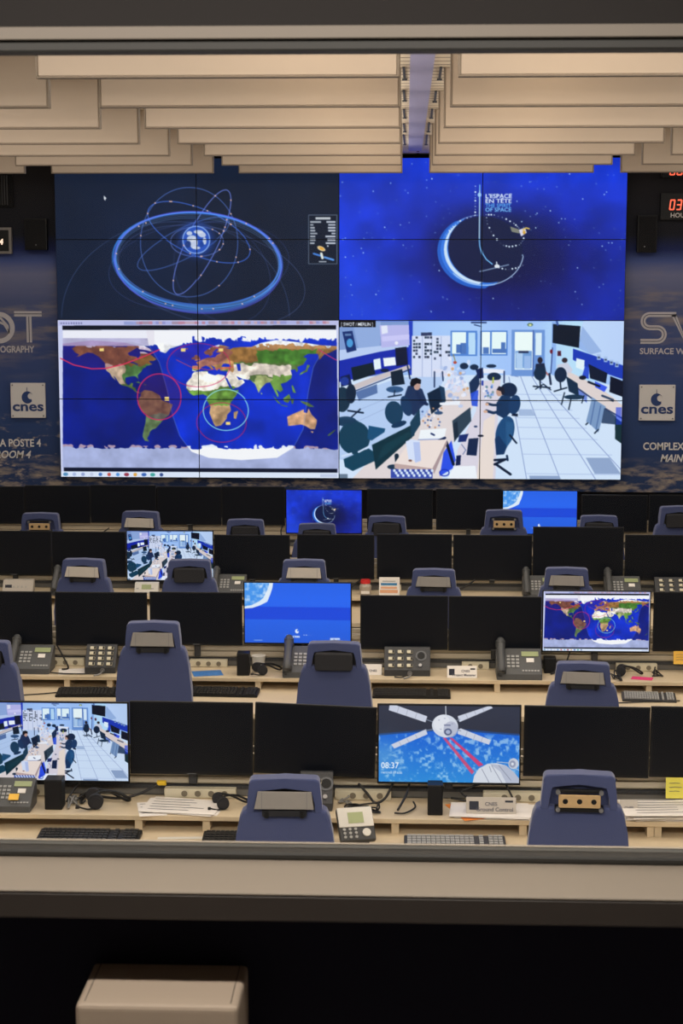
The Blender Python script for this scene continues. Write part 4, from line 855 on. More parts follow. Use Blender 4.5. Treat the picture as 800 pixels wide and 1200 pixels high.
wall_text([('DATA POSTE 4', -26.5, 523, 12.5, 0, .88), ('CONTROL ROOM 4'[8:], -8.5, 536.5, 12.5, .25, .92)], 'pale words A POSTE 4 and ROOM 4 over the clouds at the left', True) if False else None
wall_text([('A POSTE 4', 0, 523, 12.2, 0, .86), ('ROOM 4', -6, 536.5, 12.2, .25, .90)], 'pale words A POSTE 4 and ROOM 4 over the printed clouds at the left', True)
wall_text([('COMPLEX', 753, 527, 12.0, 0, .86), ('MAIN', 773, 541, 12.0, .25, .86)], 'pale words COMPLEX and MAIN below the plaque on the right part of the mural', False)
# cnes plaques
def plaque(px0, py0, px1, py1, label):
    c = wall_pt((px0 + px1) / 2, (py0 + py1) / 2); s_ = (px1 - px0) * U * .99
    t = thing('logo_plaque', label, 'plaque', (c.x, MURAL_Y, c.z), 0, 'white logo plaques on the mural')
    bm = B(); box(bm, -s_ / 2, s_ / 2, -.03, -.001, -s_ / 2, s_ / 2, bev=.004); obj('board', bm, M['plaque'], t)
    for sx in (-1, 1):
        for sz in (-1, 1):
            bm = B(); cyl(bm, (sx * s_ * .44, -.036, sz * s_ * .44), .006, .007, 'y', 10); obj('screw', bm, M['greymetal'], t)
    u = s_ / 40
    bm = B()
    outer = arcp(-.5 * u, 3.5 * u, 6.6 * u, 7 * u, 20, 320, 30); inner = arcp(2.8 * u, 5.2 * u, 4.0 * u, 4.0 * u, -60, -300, 16)[::-1]
    prism(bm, outer + arcp(3.2 * u, 5 * u, 3.4 * u, 3.6 * u, 290, 70, 12), -.034, -.031, 'y')
    box(bm, -1.1 * u, -.5 * u, -.0345, -.031, 4 * u, 15 * u)
    obj('emblem', bm, M['logo_blue'], t)
    me = lettering('cnes', 15.5 * u, M['logo_blue'], t, (0, -.033, -11.8 * u), bold=.003, sx=1.30, align='CENTER')
    return t
plaque(13, 449, 54, 489, 'square white plaque with blue crescent emblem and cnes, left of the big screens')
plaque(748.5, 451.5, 790, 492, 'square white plaque with blue crescent emblem and cnes, right of the big screens')

# ------------------------------------------------------------------ video wall of 4 x 4 displays
VX0, VW, VZ0, VD = -3.097, 4.86, 1.289, 15.472
VH = VW * 9 / 16; PWd, PHt = VW / 4, VH / 4
vw = thing('video_wall', 'big wall of sixteen lit displays in a four by four grid above the desks', 'video wall', (VX0 + VW / 2, VD, VZ0))
quad = {(0, 1): 'orbit', (1, 1): 'moon', (0, 0): 'map', (1, 0): 'feed'}
for r_ in range(4):
    for c_ in range(4):
        xc = -VW / 2 + PWd * (c_ + .5); zc = PHt * (r_ + .5)
        bm = B(); box(bm, xc - PWd / 2 + .0004, xc + PWd / 2 - .0004, .003, .085, zc - PHt / 2 + .0004, zc + PHt / 2 - .0004, bev=.002, seg=1)
        pn = obj('display_panel', bm, M['bezel'], vw)
        nm = quad[(c_ // 2, r_ // 2)]; img = PIC[nm]; u = (c_ % 2) * .5; v = .5 - (r_ % 2) * .5
        s_ = .0035
        me = pic_mesh('screen', img, u, u + .5, v, v + .5, PWd - 2 * s_, PHt - 2 * s_, 281, 159, M['lit'])
        o = bpy.data.objects.new('screen', me); COL.objects.link(o); o.parent = pn; o.location = (xc, 0, zc)
        o['label'] = {'orbit': 'part of a dark picture of satellite orbits around the earth', 'moon': 'part of a blue starry picture with a crescent moon', 'map': 'part of a world map with red circles', 'feed': 'part of a bright camera view of an office'}[nm]
bm = B(); box(bm, -VW / 2 + .1, VW / 2 - .1, .085, YB - .05 - VD - .005, .1, VH - .1); obj('support_frame', bm, M['darkstrip'], vw)

# wall clocks and dark loudspeakers beside it
p = at(0, 282, MF); t = thing('digital_clock', 'digital clock with grey frame and white digit 4 at the left edge', 'clock', (p.x, MURAL_Y, p.z))
bm = B(); w_ = 14.5 * U
box(bm, -.42, w_, -.05, -.001, -15 * U, 15 * U, bev=.004); obj('frame', bm, M['frame_grey'], t)
bm = B(); box(bm, -.42 + 3 * U, w_ - 3 * U, -.054, -.0505, -12 * U, 12 * U); obj('face', bm, M['black'], t)
lettering('4', 8.5 * U, M['led_white'], t, (.7 * U, -.056, -4.2 * U), bold=.003, shear=.1, name='digit')
def seven(bm, ch, x, z, h, w, th, sh):
    S = {'0': 'abcdef', '3': 'abgcd', '4': 'fgbc'}[ch]
    seg = {'a': ((0, h), (w, h)), 'b': ((w, h), (w, h / 2)), 'c': ((w, h / 2), (w, 0)), 'd': ((0, 0), (w, 0)), 'e': ((0, 0), (0, h / 2)), 'f': ((0, h / 2), (0, h)), 'g': ((0, h / 2), (w, h / 2))}
    for s_ in S:
        (x0, z0), (x1, z1) = seg[s_]; ribbon(bm, [(x + x0 + z0 * sh, z + z0), (x + x1 + z1 * sh, z + z1)], th, 0, 0)
p = at(773, 242, MF); t = thing('digital_clock', 'black digital clock with red digits 03 and HOUS below at the right edge', 'clock', (p.x, MURAL_Y, p.z))
bm = B(); box(bm, 0, .5, -.05, -.001, -15 * U, 15 * U, bev=.004); obj('frame', bm, M['black'], t)
for ch, dx in (('0', 10), ('3', 17.6)):
    bm = B(); seven(bm, ch, dx * U, -4.5 * U, 10.5 * U, 4.6 * U, 1.5 * U, .12); o = obj('digit', bm, M['led_red'], t); o.location = (0, -.053, 1 * U)
bm = B()
for dz in (0, 4): box(bm, 25.4 * U, 27 * U, -.054, -.052, dz * U, (dz + 1.5) * U)
obj('colon', bm, M['led_red'], t)
lettering('HOUS', 7.2 * U, M['plaque'], t, (11 * U, -.053, -12.3 * U), bold=.001, name='lettering')
p = at(783, 196, MF); t = thing('digital_clock', 'black digital clock with red digits mostly hidden behind the right baffles', 'clock', (p.x, MURAL_Y, p.z))
bm = B(); box(bm, -8 * U, .4, -.05, -.001, -12 * U, 14 * U, bev=.004); obj('frame', bm, M['black'], t)
for dx in (1, 9):
    bm = B(); seven(bm, '0', dx * U, -8.5 * U, 11 * U, 5 * U, 1.5 * U, .1); o = obj('digit', bm, M['led_red'], t); o.location = (0, -.053, 0)
for px0, py0, px1, py1, lx, ly, lb in ((30, 256, 57, 293, 42, 287, 'small black wall loudspeaker between the left clock and the big screens'), (746, 252, 768, 296, 755, 289, 'small black wall loudspeaker just right of the big screens')):
    a, c = at(px0, py0, MF), at(px1, py1, MF); t = thing('wall_speaker', lb, 'loudspeaker', ((a.x + c.x) / 2, MURAL_Y, (a.z + c.z) / 2), 0, None)
    h, v = (c.x - a.x) / 2, (a.z - c.z) / 2
    bm = B(); box(bm, -h, h, -.07, -.001, -v, v, bev=.008); obj('cabinet', bm, M['black'], t)
    bm = B(); box(bm, -h + .012, h - .012, -.076, -.0705, -v + .012, v - .012, bev=.002, seg=1); obj('grille', bm, M['speakergrey'], t)
    l = at(lx, ly, MF - .076); bm = B(); cyl(bm, (l.x - t.location.x, -.079, l.z - t.location.z), .006, .003, 'y', 10); obj('badge', bm, M['steel'], t)
a, c = at(-20, 203, MF), at(16, 243, MF); t = thing('ventilation_grille', 'dark grey grille panel high on the wall above the left clock', 'grille', ((a.x + c.x) / 2, MURAL_Y, (a.z + c.z) / 2))
h, v = (c.x - a.x) / 2, (a.z - c.z) / 2
bm = B(); box(bm, -h, h, -.03, -.001, -v, v, bev=.003); obj('frame', bm, M['speakergrey'], t)
bm = B()
for i in range(9): x = -h + .03 + i * (2 * h - .06) / 9; box(bm, x, x + .01, -.038, -.0305, -v + .02, v - .02)
obj('louvres', bm, M['charcoal'], t)

# ------------------------------------------------------------------ observation window towards the gallery
# geometry follows the sight lines: opening from z ~2.36 to ~3.53
YW = 2.60
def wz(py, Y, px=400): return at(px, py, Y).z
zr0, zr1 = wz(1008, YW), wz(988.2, YW + .05) + .004       # lower glazing rail
zt0, zt1 = wz(64, YW + .05), wz(45, YW)            # upper glazing rail
yaw_corr = 0
def tilted(name, x0, x1, y0, y1, z0, z1, m, bev=.003):
    """a long bar; slopes down a little to the right as the photo shows (z falls by 0.006 per metre of the bar)"""
    bm = B(); vs = box(bm, x0, x1, y0, y1, z0, z1, bev=bev, seg=1)
    for v in bm.verts: v.co.z -= (v.co.x) * SL
    return bm
SL = 0.0
Xa, Xb = -2.0, 2.0
struct(obj('window_1', tilted('w', Xa, Xb, YW, YW + .05, zr0 - .002, zr1 - .004, None), M['dark_frame']))
w1 = bpy.data.objects['window_1']
bm = tilted('w', Xa, Xb, YW + .044, YW + .05, zr1 - .004, zr1 - .003, None, 0); obj('glazing_bead', bm, M['sill'], w1)
bm = tilted('w', Xa, Xb, YW, YW + .05, zt0, zt1 + .002, None); obj('upper_rail', bm, M['dark_frame'], w1)
bm = B(); box(bm, Xa, Xb, YW + .022, YW + .028, zr1 - .022, zt0 + .022); pane = obj('window_pane', bm, bpy.data.materials.new('window glass'), w1)
g = pane.data.materials[0]; g.use_nodes = True; nt = g.node_tree; nt.nodes.clear()
o_ = nt.nodes.new('ShaderNodeOutputMaterial'); tr = nt.nodes.new('ShaderNodeBsdfTransparent'); gl = nt.nodes.new('ShaderNodeBsdfGlossy'); mx = nt.nodes.new('ShaderNodeMixShader'); fr = nt.nodes.new('ShaderNodeFresnel')
tr.inputs[0].default_value = (.97, .98, .975, 1); gl.inputs['Roughness'].default_value = .02; fr.inputs['IOR'].default_value = 1.2
nt.links.new(fr.outputs[0], mx.inputs[0]); nt.links.new(tr.outputs[0], mx.inputs[1]); nt.links.new(gl.outputs[0], mx.inputs[2]); nt.links.new(mx.outputs[0], o_.inputs[0])
# sill board in front of the rail
ys = YW - .145
zs = zr0 - .002; zse = wz(1047, ys) - 0
zsill = zs
ysf = atz(400, 1048.5, zs).y
struct(obj('trim_3', tilted('s', Xa, Xb, ysf, YW + .05, zs - .003, zs, None, .001), M['sill']))
zse = wz(1082, ysf)
struct(obj('trim_4', tilted('s', Xa, Xb, ysf, YW + .04, zse, zs - .003, None, .003), M['sill_edge']))
# head board above the upper rail: pale soffit, then the dark wall
yh = YW - .003
zf0, zf1 = wz(45, yh), wz(30, yh)
struct(obj('trim_5', tilted('s', Xa, Xb, yh - .004, YW + .05, zf0, zf1, None, .001), M['fascia']))
WF = 2.56
sbox('wall_front', XL - .1, XR + .1, WF, YF, GZ - .1, zse, M['gallery'])
sbox('wall_front', XL - .1, XR + .1, yh, YF, zf1, ROOM_Z + .2, M['upper_wall'])
sbox('wall_front', XL - .1, Xa, WF, YF, zse, zt1 + .006, M['gallery'])
sbox('wall_front', Xb, XR + .1, WF, YF, zse, zt1 + .006, M['gallery'])
sbox('wall_front', XL - .1, XR + .1, YF - .02, YF + .06, 0, GZ - .1, M['wallbeige'])
sbox('wall_front', XL - .1, XR + .1, YF, YF + .02, GZ - .1, zr0 - .03, M['wallbeige'])
sbox('wall_front', XL - .1, XR + .1, YF, YF + .02, zt1 + .03, ROOM_Z, M['wallbeige'])
# unseen gallery behind the camera, made pale to bounce light onto the window wall
sbox('floor', -3.2, 3.2, -1.6, WF, GZ - .1, GZ, M['gallery_inner'])
sbox('ceiling', -3.2, 3.2, -1.6, yh, ROOM_Z, ROOM_Z + .1, M['gallery_inner'])
sbox('wall_left', -3.3, -3.2, -1.6, WF, GZ - .1, ROOM_Z + .1, M['gallery_inner'])
sbox('wall_right', 3.2, 3.3, -1.6, WF, GZ - .1, ROOM_Z + .1, M['gallery_inner'])
sbox('wall_back', -3.3, 3.3, -1.7, -1.6, GZ - .1, ROOM_Z + .1, M['gallery_inner'])
# beige metal box on the wall under the window
zb = wz(1132, WF - .002)
a, c = atz(108, 1132, zb), atz(290.5, 1132, zb); yf = atz(190, 1179, zb).y; d_, e_ = atz(87.5, 1179, zb), atz(287.5, 1179, zb)
t = thing('wall_box', 'beige metal housing with rounded corners on the dark wall under the window sill', 'box', ((a.x + c.x) / 2, WF, zb - .3))
x0, x1 = a.x - t.location.x, c.x - t.location.x
bm = B(); box(bm, x0, x1, yf - WF, -.001, 0, .3, bev=.010, seg=4); obj('housing', bm, M['box'], t, smooth=False)
for s_, x in ((1, x0 + .012), (-1, x1 - .012)):
    bm = B(); box(bm, x - .0006, x + .0006, yf - WF + .012, -.006, .3, .3004); obj('lid_seam', bm, M['sill_edge'], t)
# ------------------------------------------------------------------ control desks
ROWY = [7.733, 10.27, 12.69, 14.60]
RN = ['nearest', 'second', 'third', 'farthest']
DESK_Z, SHELF_Z = .76, .83
def sx(px, py, Y): return at(px, py, Y).x
for r in range(4):
    Y = ROWY[r]; x0, x1 = -4.3, 4.2
    if r == 0: x0, x1 = -3.6, 3.6
    t = thing('control_desk', f'long beech control desk with raised shelf, {RN[r]} of the four rows', 'desk', (0, Y, 0), 0, None)
    bm = B(); box(bm, x0, x1, -.78, .10, DESK_Z - .03, DESK_Z, bev=.004); obj('desktop', bm, M['beech'], t)
    bm = B(); box(bm, x0, x1, -.25, .05, SHELF_Z - .022, SHELF_Z, bev=.003); obj('riser_shelf', bm, M['beech'], t)
    pxs = [[(164, 968), (243, 968), (463, 968), (612, 968), (761, 968), (769, 968)], [(80, 804), (130, 804), (303, 804), (432, 804), (582, 804), (759, 804)], [(150, 690), (400, 690), (650, 690)], [(150, 620), (400, 620), (650, 620)]][r]
    for px, py in pxs:
        x = sx(px, py, Y - .2); bm = B(); box(bm, x - .016, x + .016, -.24, .04, DESK_Z, SHELF_Z - .022); obj('shelf_support', bm, M['beech'], t)
    # slatted rail at the back
    bm = B(); box(bm, x0, x1, .075, .095, DESK_Z, 1.02); 
    obj('back_panel', bm, M['slat'], t)
    bm = B()
    z = .884
    while z < 1.03: box(bm, x0, x1, .058, .074, z, z + .03, bev=.005, seg=2); z += .036
    obj('slat_rail', bm, M['slat'], t)
    bm = B(); box(bm, x0, x1, .052, .074, .860, .876)
    n = int((x1 - x0) / .02)
    obj('cable_duct', bm, M['darkstrip'], t)
    bm = B()
    for i in range(n): xx = x0 + i * .02; box(bm, xx, xx + .009, .049, .0515, .862, .874)
    obj('duct_comb', bm, M['charcoal'], t)
    bm = B(); box(bm, x0, x1, .058, .074, SHELF_Z + .0, .859); obj('lower_rail', bm, M['midgrey'], t)
    for xx in ([x0 + .05, -2.1, 0, 2.1, x1 - .09]):
        bm = B(); box(bm, xx, xx + .04, -.28, .07, 0, DESK_Z - .03, bev=.003); obj('leg_panel', bm, M['slat'], t)
    bm = B(); box(bm, x0 + .05, x1 - .05, .0705, .0745, .12, DESK_Z - .031); obj('modesty_panel', bm, M['slat'], t)

def power_strip(px0, px1, py, r, n, label):
    Y = ROWY[r]; a, b = sx(px0, py, Y), sx(px1, py, Y)
    t = thing('power_strip', label, 'power strip', ((a + b) / 2, Y + .048, SHELF_Z + .001), 0, 'cream power strips along the desk rails')
    h = (b - a) / 2; bm = B(); box(bm, -h, h, -.042, -.0, 0, .042, bev=.004); obj('housing', bm, M['socket'], t)
    for i in range(n):
        x = h - .05 - i * .06
        if x < -h + .03: break
        bm = B(); cyl(bm, (x, -.046, .021), .018, .004, 'y', 20); s_ = obj('socket', bm, M['socket'], t)
        bm = B(); cyl(bm, (x, -.0475, .021), .014, .0014, 'y', 18); obj('recess', bm, M['socket_hole'], s_)
for a in [(3, 56, 932, 0, 2, 'cream power strip behind the headset desk phone, nearest desk, far left'), (192, 276, 930, 0, 4, 'cream power strip behind the printed sheets on the nearest desk'), (392, 458, 931, 0, 3, 'cream power strip right of the nearest left chair, behind tangled cables'),
          (566, 636, 933, 0, 3, 'cream power strip behind the Ground Control name card'), (58, 98, 777, 1, 3, 'cream power strip between desk phone and button panel, second desk'), (222, 266, 777, 1, 3, 'cream power strip above the blue leaflet, second desk'),
          (541, 573, 781, 1, 2, 'cream power strip left of the desk phone, second desk centre'), (722, 770, 784, 1, 3, 'cream power strip behind the pink paper, second desk'), (452, 470, 690, 2, 1, 'cream power strip behind the blue and peach card, third desk')]:
    power_strip(*a)

# ------------------------------------------------------------------ monitors
def pixmesh(nm, wd, ht, nx, ny): return pic_mesh('screen', PIC[nm], 0, 1, 0, 1, wd, ht, nx, ny, M['lit'])
LITM = {k: pixmesh(k, 1, 1, *s_) for k, s_ in {'map': (280, 158), 'moon': (240, 136), 'slide': (240, 136), 'craft': (340, 192)}.items()}
PIC['feed2'] = np.clip(camera_feed(PW, PH, False) * 1.08 - 26, 0, 255); LITM['feed'] = pixmesh('feed2', 1, 1, 340, 192)
mid = [0]
def monitor(x0, y0, x1, y1, r, pic, label, group=None, tilt=0.0, yaw=0.0, x_in=0):
    Y = ROWY[r] - .012 + x_in
    a, b = at(x0, y0, Y), at(x1, y0, Y); c = at((x0 + x1) / 2, y1, Y)
    top = at((x0 + x1) / 2, y0, Y)
    W_, H_ = (b - a).length, top.z - c.z
    cx, cz = (a.x + b.x) / 2, (top.z + c.z) / 2
    t = thing('monitor', label, 'monitor', (cx, Y, cz), 0, group)
    if yaw or tilt: t.rotation_euler = (0, tilt, yaw)
    bm = B(); box(bm, -W_ / 2, W_ / 2, 0, .012, -H_ / 2, H_ / 2, bev=.003); box(bm, -W_ / 2 + .03, W_ / 2 - .03, .0125, .034, -H_ / 2 + .03, H_ / 2 - .03, bev=.006)
    obj('casing', bm, M['black'], t)
    if pic:
        o = bpy.data.objects.new('screen', LITM[pic]); COL.objects.link(o); o.parent = t
        o.location = (0, -.0008, .002); o.scale = (W_ - .014, 1, H_ - .018)
        o['label'] = {'map': 'lit screen with a world map', 'moon': 'lit blue screen with a crescent moon', 'slide': 'lit bright blue screen with a corner of the earth', 'craft': 'lit screen with a spacecraft above the earth', 'feed': 'lit screen with a camera view of an office'}[pic]
    else:
        bm = B(); box(bm, -W_ / 2 + .008, W_ / 2 - .008, -.0012, -.0002, -H_ / 2 + .014, H_ / 2 - .008); obj('screen', bm, M['blackscreen'], t)
        bm = B(); box(bm, -.02, .02, -.0022, -.0012, -H_ / 2 + .004, -H_ / 2 + .008); obj('badge', bm, M['greymetal'], t)
    # bracket and short column down to the shelf
    zb = SHELF_Z + .001 - cz
    bm = B(); box(bm, -.05, .05, .0345, .04, -.05, .05, bev=.002, seg=1); obj('mount_plate', bm, M['greymetal'], t)
    bm = B(); box(bm, -.018, .018, .0405, .0695 - x_in, .888 - cz, .03, bev=.003, seg=1); obj('mount_column', bm, M['charcoal'], t)
    return t
G = 'switched-off desk monitors'
L = [(-18, 822, 150.5, 917, 0, 'feed', 'large monitor showing the office camera view at the left end of the nearest desk'),
 (151.5, 822.5, 296, 908, 0, None, 'black monitor right of the lit office view on the nearest desk'),
 (297.5, 826, 440.5, 909, 0, None, 'slightly tilted black monitor left of the spacecraft screen'),
 (442, 825.5, 611, 919.5, 0, 'craft', 'large monitor showing a spacecraft over the earth and the time 08:37'),
 (614, 828, 762, 911, 0, None, 'black monitor right of the spacecraft screen'),
 (762.6, 829, 905, 912, 0, None, 'black monitor with a yellow note, cut by the right edge'),
 (-48, 693, 60, 755, 1, None, 'black monitor cut by the left edge on the second desk'),
 (64, 694, 172, 757, 1, None, 'black monitor left of the chair with grey flap, second desk'),
 (175, 694, 283.5, 756, 1, None, 'black monitor left of the bright blue screen, second desk'),
 (285, 682, 412, 755.5, 1, 'slide', 'large bright blue monitor with cnes logo in the middle of the second desk'),
 (422, 698, 525, 761.5, 1, None, 'black monitor right of the bright blue screen, second desk'),
 (525.6, 699, 634.5, 763, 1, None, 'black monitor left of the world map screen, second desk'),
 (635.5, 692, 763, 765, 1, 'map', 'large monitor showing the world map on the second desk'),
 (766, 694, 875, 764, 1, None, 'black monitor right of the world map screen, cut by the right edge'),
 (-30, 622, 59.6, 674, 2, None, 'black monitor cut by the left edge on the third desk'),
 (60, 623, 147, 676, 2, None, 'black monitor left of the lit office view, third desk'),
 (147.5, 621.5, 250, 681.5, 2, 'feed', 'smaller monitor showing the office camera view on the third desk'),
 (250.5, 627, 339.5, 680, 2, None, 'black monitor right of the lit office view, third desk'),
 (348, 626.5, 438.5, 679, 2, None, 'black monitor behind the light flap chair in the middle of the third desk'),
 (441.5, 626, 529.5, 679, 2, None, 'black monitor behind the blue and peach card, third desk'),
 (531, 627, 623.5, 680.5, 2, None, 'black monitor left of the taller black monitor, third desk'),
 (624.5, 617.5, 731, 681, 2, None, 'larger black monitor standing higher than its neighbours, third desk'),
 (732.5, 627, 822, 680, 2, None, 'black monitor cut by the right edge on the third desk'),
 (-47, 570, 28.2, 614, 3, None, 'black monitor cut by the left edge on the farthest desk'),
 (29.2, 569, 105, 613, 3, None, 'black monitor behind the plate chair at the left of the farthest desk'),
 (105.5, 568.5, 182.5, 613, 3, None, 'black monitor behind the grey flap chair of the farthest desk'),
 (184, 570, 259, 615.5, 3, None, 'black monitor above the small white card, farthest desk'),
 (259.6, 570, 333.5, 616, 3, None, 'black monitor left of the lit crescent moon screen'),
 (334.5, 573.5, 424.5, 626, 3, 'moon', 'monitor showing the crescent moon picture on the farthest desk'),
 (430, 573, 507, 620.5, 3, None, 'black monitor right of the lit crescent moon screen'),
 (511, 573, 587.5, 621, 3, None, 'black monitor left of the bright blue screen, farthest desk'),
 (588.5, 574.5, 677, 627, 3, 'slide', 'bright blue monitor on the farthest desk'),
 (681.5, 580, 758.8, 624, 3, None, 'black monitor right of the bright blue screen, farthest desk'),
 (760.5, 580, 838, 624, 3, None, 'black monitor cut by the right edge on the farthest desk')]
for q in L:
    lit = q[5] is not None
    monitor(*q, 'lit desk monitors' if lit else G, x_in=(-.028 if lit or 'larger' in q[6] else 0), tilt=(R(2.0) if 'tilted' in q[6] else R(.35) if not lit and q[4] == 0 else 0))

# ------------------------------------------------------------------ chairs
def make_chair(kind):
    t = thing('office_chair', '', 'chair', (0, 0, 0))
    Z0 = 1.25
    # backrest
    pts = []
    prof = [(.210, .62), (.2035, .88), (.190, 1.02), (.178, 1.085), (.166, 1.112), (.150, 1.122)]
    right = prof; out = [(x, z) for x, z in right] + [(-x, z) for x, z in right[::-1]]
    out = [(.195, .585)] + out + [(-.195, .585)]
    bm = B(); prism(bm, out, 0, .085, 'y', bev=.020, seg=4); obj('backrest', bm, M['fabric'], t, smooth=False)
    # head arch with a recess
    o1 = [(.150, 1.105), (.146, 1.16), (.140, 1.215)] + [(.118 + .022 * math.cos(R(a)), 1.228 + .022 * math.sin(R(a))) for a in (15, 40, 65, 90)] + [(0, 1.254)]
    outer = o1 + [(-x, z) for x, z in o1[-2::-1]]
    i1 = [(.118, 1.105), (.116, 1.195), (.108, 1.207), (.09, 1.211), (0, 1.213)]
    inner = i1 + [(-x, z) for x, z in i1[-2::-1]]
    bm = B(); prism(bm, outer + inner[::-1], -.001, .075, 'y', bev=.009, seg=3); obj('headrest', bm, M['fabric'], t)
    bm = B(); prism(bm, [(-.125, 1.10), (.125, 1.10), (.122, 1.22), (-.122, 1.22)], .03, .06, 'y'); obj('headrest_lining', bm, M['cushion_dark'] if kind != 'plate' else M['fabric'], t)
    bm = B()
    if kind in ('flap', 'flap_mid'):
        # tilted cover plate over a dark bracket
        mt = Matrix.Translation((0, -.012, 1.165)) @ Matrix.Rotation(R(-14), 4, 'X')
        prism(bm, [(-.118, -.034), (.116, -.036), (.106, .036), (-.104, .038)], -.012, .006, 'y', bev=.004)
        bmesh.ops.transform(bm, matrix=mt, verts=bm.verts[:])
        f = obj('cover_flap', bm, M[kind], t)
        bm = B()
        for s_ in (-1, 1): box(bm, s_ * .088 - .0008, s_ * .088 + .0008, -.0128, -.0118, -.033, .034)
        bmesh.ops.transform(bm, matrix=mt, verts=bm.verts[:]); obj('seam', bm, M['greymetal'], f)
        bm = B(); box(bm, -.088, .088, -.02, .03, 1.098, 1.126, bev=.006); obj('headrest_bracket', bm, M['cushion_dark'], t)
        for s_ in (-.07, .07):
            bm = B(); box(bm, s_ - .008, s_ + .008, -.026, -.0205, 1.094, 1.124, bev=.002, seg=1); obj('clip', bm, M['black'], t)
    elif kind == 'cushion':
        prism(bm, rrect(.20, .098, .014, 4, 0, 1.150), -.034, .028, 'y', bev=.008, seg=3); obj('headrest_cushion', bm, M['cushion_dark'], t)
    elif kind == 'plate':
        prism(bm, rrect(.162, .052, .005, 3, 0, 1.152), -.030, -.022, 'y', bev=.0015, seg=1); pl_ = obj('metal_plate', bm, M['plate'], t)
        for x in (-.055, 0, .055):
            bm = B(); cyl(bm, (x, -.0312, 1.152), .0105, .0011, 'y', 18); obj('hole', bm, M['black'], pl_)
        for x in (-.085, .085):
            for z in (1.118, 1.188):
                bm = B(); cyl(bm, (x * .98, -.034, z), .009, .02, 'y', 12); obj('bolt', bm, M['steel'], t)
        bm = B(); box(bm, -.095, .095, -.018, .028, 1.104, 1.124, bev=.004); box(bm, -.09, .09, -.02, .0, 1.183, 1.197, bev=.003); obj('headrest_bracket', bm, M['black'], t)
    # seat and foot
    bm = B(); box(bm, -.23, .23, .09, .50, .43, .51, bev=.035, seg=4); obj('seat', bm, M['fabric'], t)
    bm = B(); box(bm, -.03, .03, .06, .30, .395, .425, bev=.004); tube(bm, [(0, .09, .41), (0, .12, .5), (0, .105, .7)], .018); obj('back_support', bm, M['black'], t)
    for s_ in (-1, 1):
        bm = B(); tube(bm, [(s_ * .18, .3, .425), (s_ * .235, .28, .45), (s_ * .235, .28, .62)], .013); box(bm, s_ * .235 - .026, s_ * .235 + .026, .12, .30, .625, .65, bev=.01); obj('armrest', bm, M['black'], t)
    bm = B(); cyl(bm, (0, .28, .10), .028, .295, 'z', 16); obj('gas_column', bm, M['black'], t)
    bm = B()
    for k in range(5):
        a = 2 * math.pi * k / 5 + .3; tube(bm, [(0, .28, .115), (.12 * math.cos(a), .28 + .12 * math.sin(a), .095), (.225 * math.cos(a), .28 + .225 * math.sin(a), .068)], .018)
    obj('star_base', bm, M['black'], t)
    for k in range(5):
        a = 2 * math.pi * k / 5 + .3; bm = B(); cyl(bm, (.225 * math.cos(a) - .02, .28 + .225 * math.sin(a), .029), .029, .04, 'x', 14); obj('castor', bm, M['castor'], t)
    return t
protos = {}
def chair(px, pytop, r, kind, label, rz=0.0, dy=-.93):
    Y = ROWY[r] + dy
    p = at(px, pytop, Y)
    if kind not in protos: c = protos[kind] = make_chair(kind)
    else: c = copy_tree(protos[kind])
    c.location = (p.x, Y, 0); c.rotation_euler = (0, 0, rz); c.scale = (1, 1, p.z / 1.254)
    c['label'] = label; c['group'] = 'blue office chairs at the control desks'
    return c
chair(333, 912.5, 0, 'flap_mid', 'blue chair with mid grey tilted flap, nearest row left', R(2))
chair(679, 907.5, 0, 'plate', 'blue chair with brassy plate of three holes, nearest row', R(-2))
chair(-21, 752, 1, 'cushion', 'blue chair cut by the left edge at the second desk', R(0))
chair(178.5, 729.5, 1, 'flap_mid', 'blue chair with grey flap in front of the leaflet, second desk', R(1))
chair(391, 753.5, 1, 'cushion', 'blue chair with black headrest cushion, centre of the second desk', R(-2))
chair(683, 777.5, 1, 'flap_mid', 'blue chair with grey flap below the world map monitor, second desk', R(-4))
chair(96.5, 655.5, 2, 'flap', 'blue chair with large light grey flap, left of the third desk', R(-5))
chair(221.5, 656.5, 2, 'cushion', 'blue chair with black cushion in front of the lit office view, third desk', R(2))
chair(356, 656.5, 2, 'flap', 'blue chair with light flap in front of a black monitor, third desk centre', R(1))
chair(508, 667.5, 2, 'flap_mid', 'blue chair with dark grey flap right of the striped card, third desk', R(-3))
chair(664, 666, 2, 'flap_mid', 'blue chair with grey flap below the tall black monitor, third desk', R(-3))
chair(46.5, 601.5, 3, 'plate', 'blue chair with dim three-hole plate, left end of the farthest desk', R(0))
chair(163.5, 599.5, 3, 'flap', 'blue chair with grey flap, second from the left, farthest desk', R(-6))
chair(287, 609, 3, 'cushion', 'blue chair with black cushion left of the lit crescent moon screen', R(0))
chair(371, 614, 3, 'cushion', 'blue chair whose top edge covers the bottom of the crescent moon screen', R(0))
chair(453, 605, 3, 'cushion', 'blue chair with black cushion right of the crescent moon screen', R(-3))
chair(590.5, 598, 3, 'plate', 'blue chair with brassy plate left of the farthest bright blue screen', R(-1))
chair(702, 604.5, 3, 'cushion', 'blue chair showing only its top, right of the farthest bright blue screen', R(-2))
chair(796, 593.5, 3, 'cushion', 'blue chair cut by the right edge at the farthest desk', R(5))

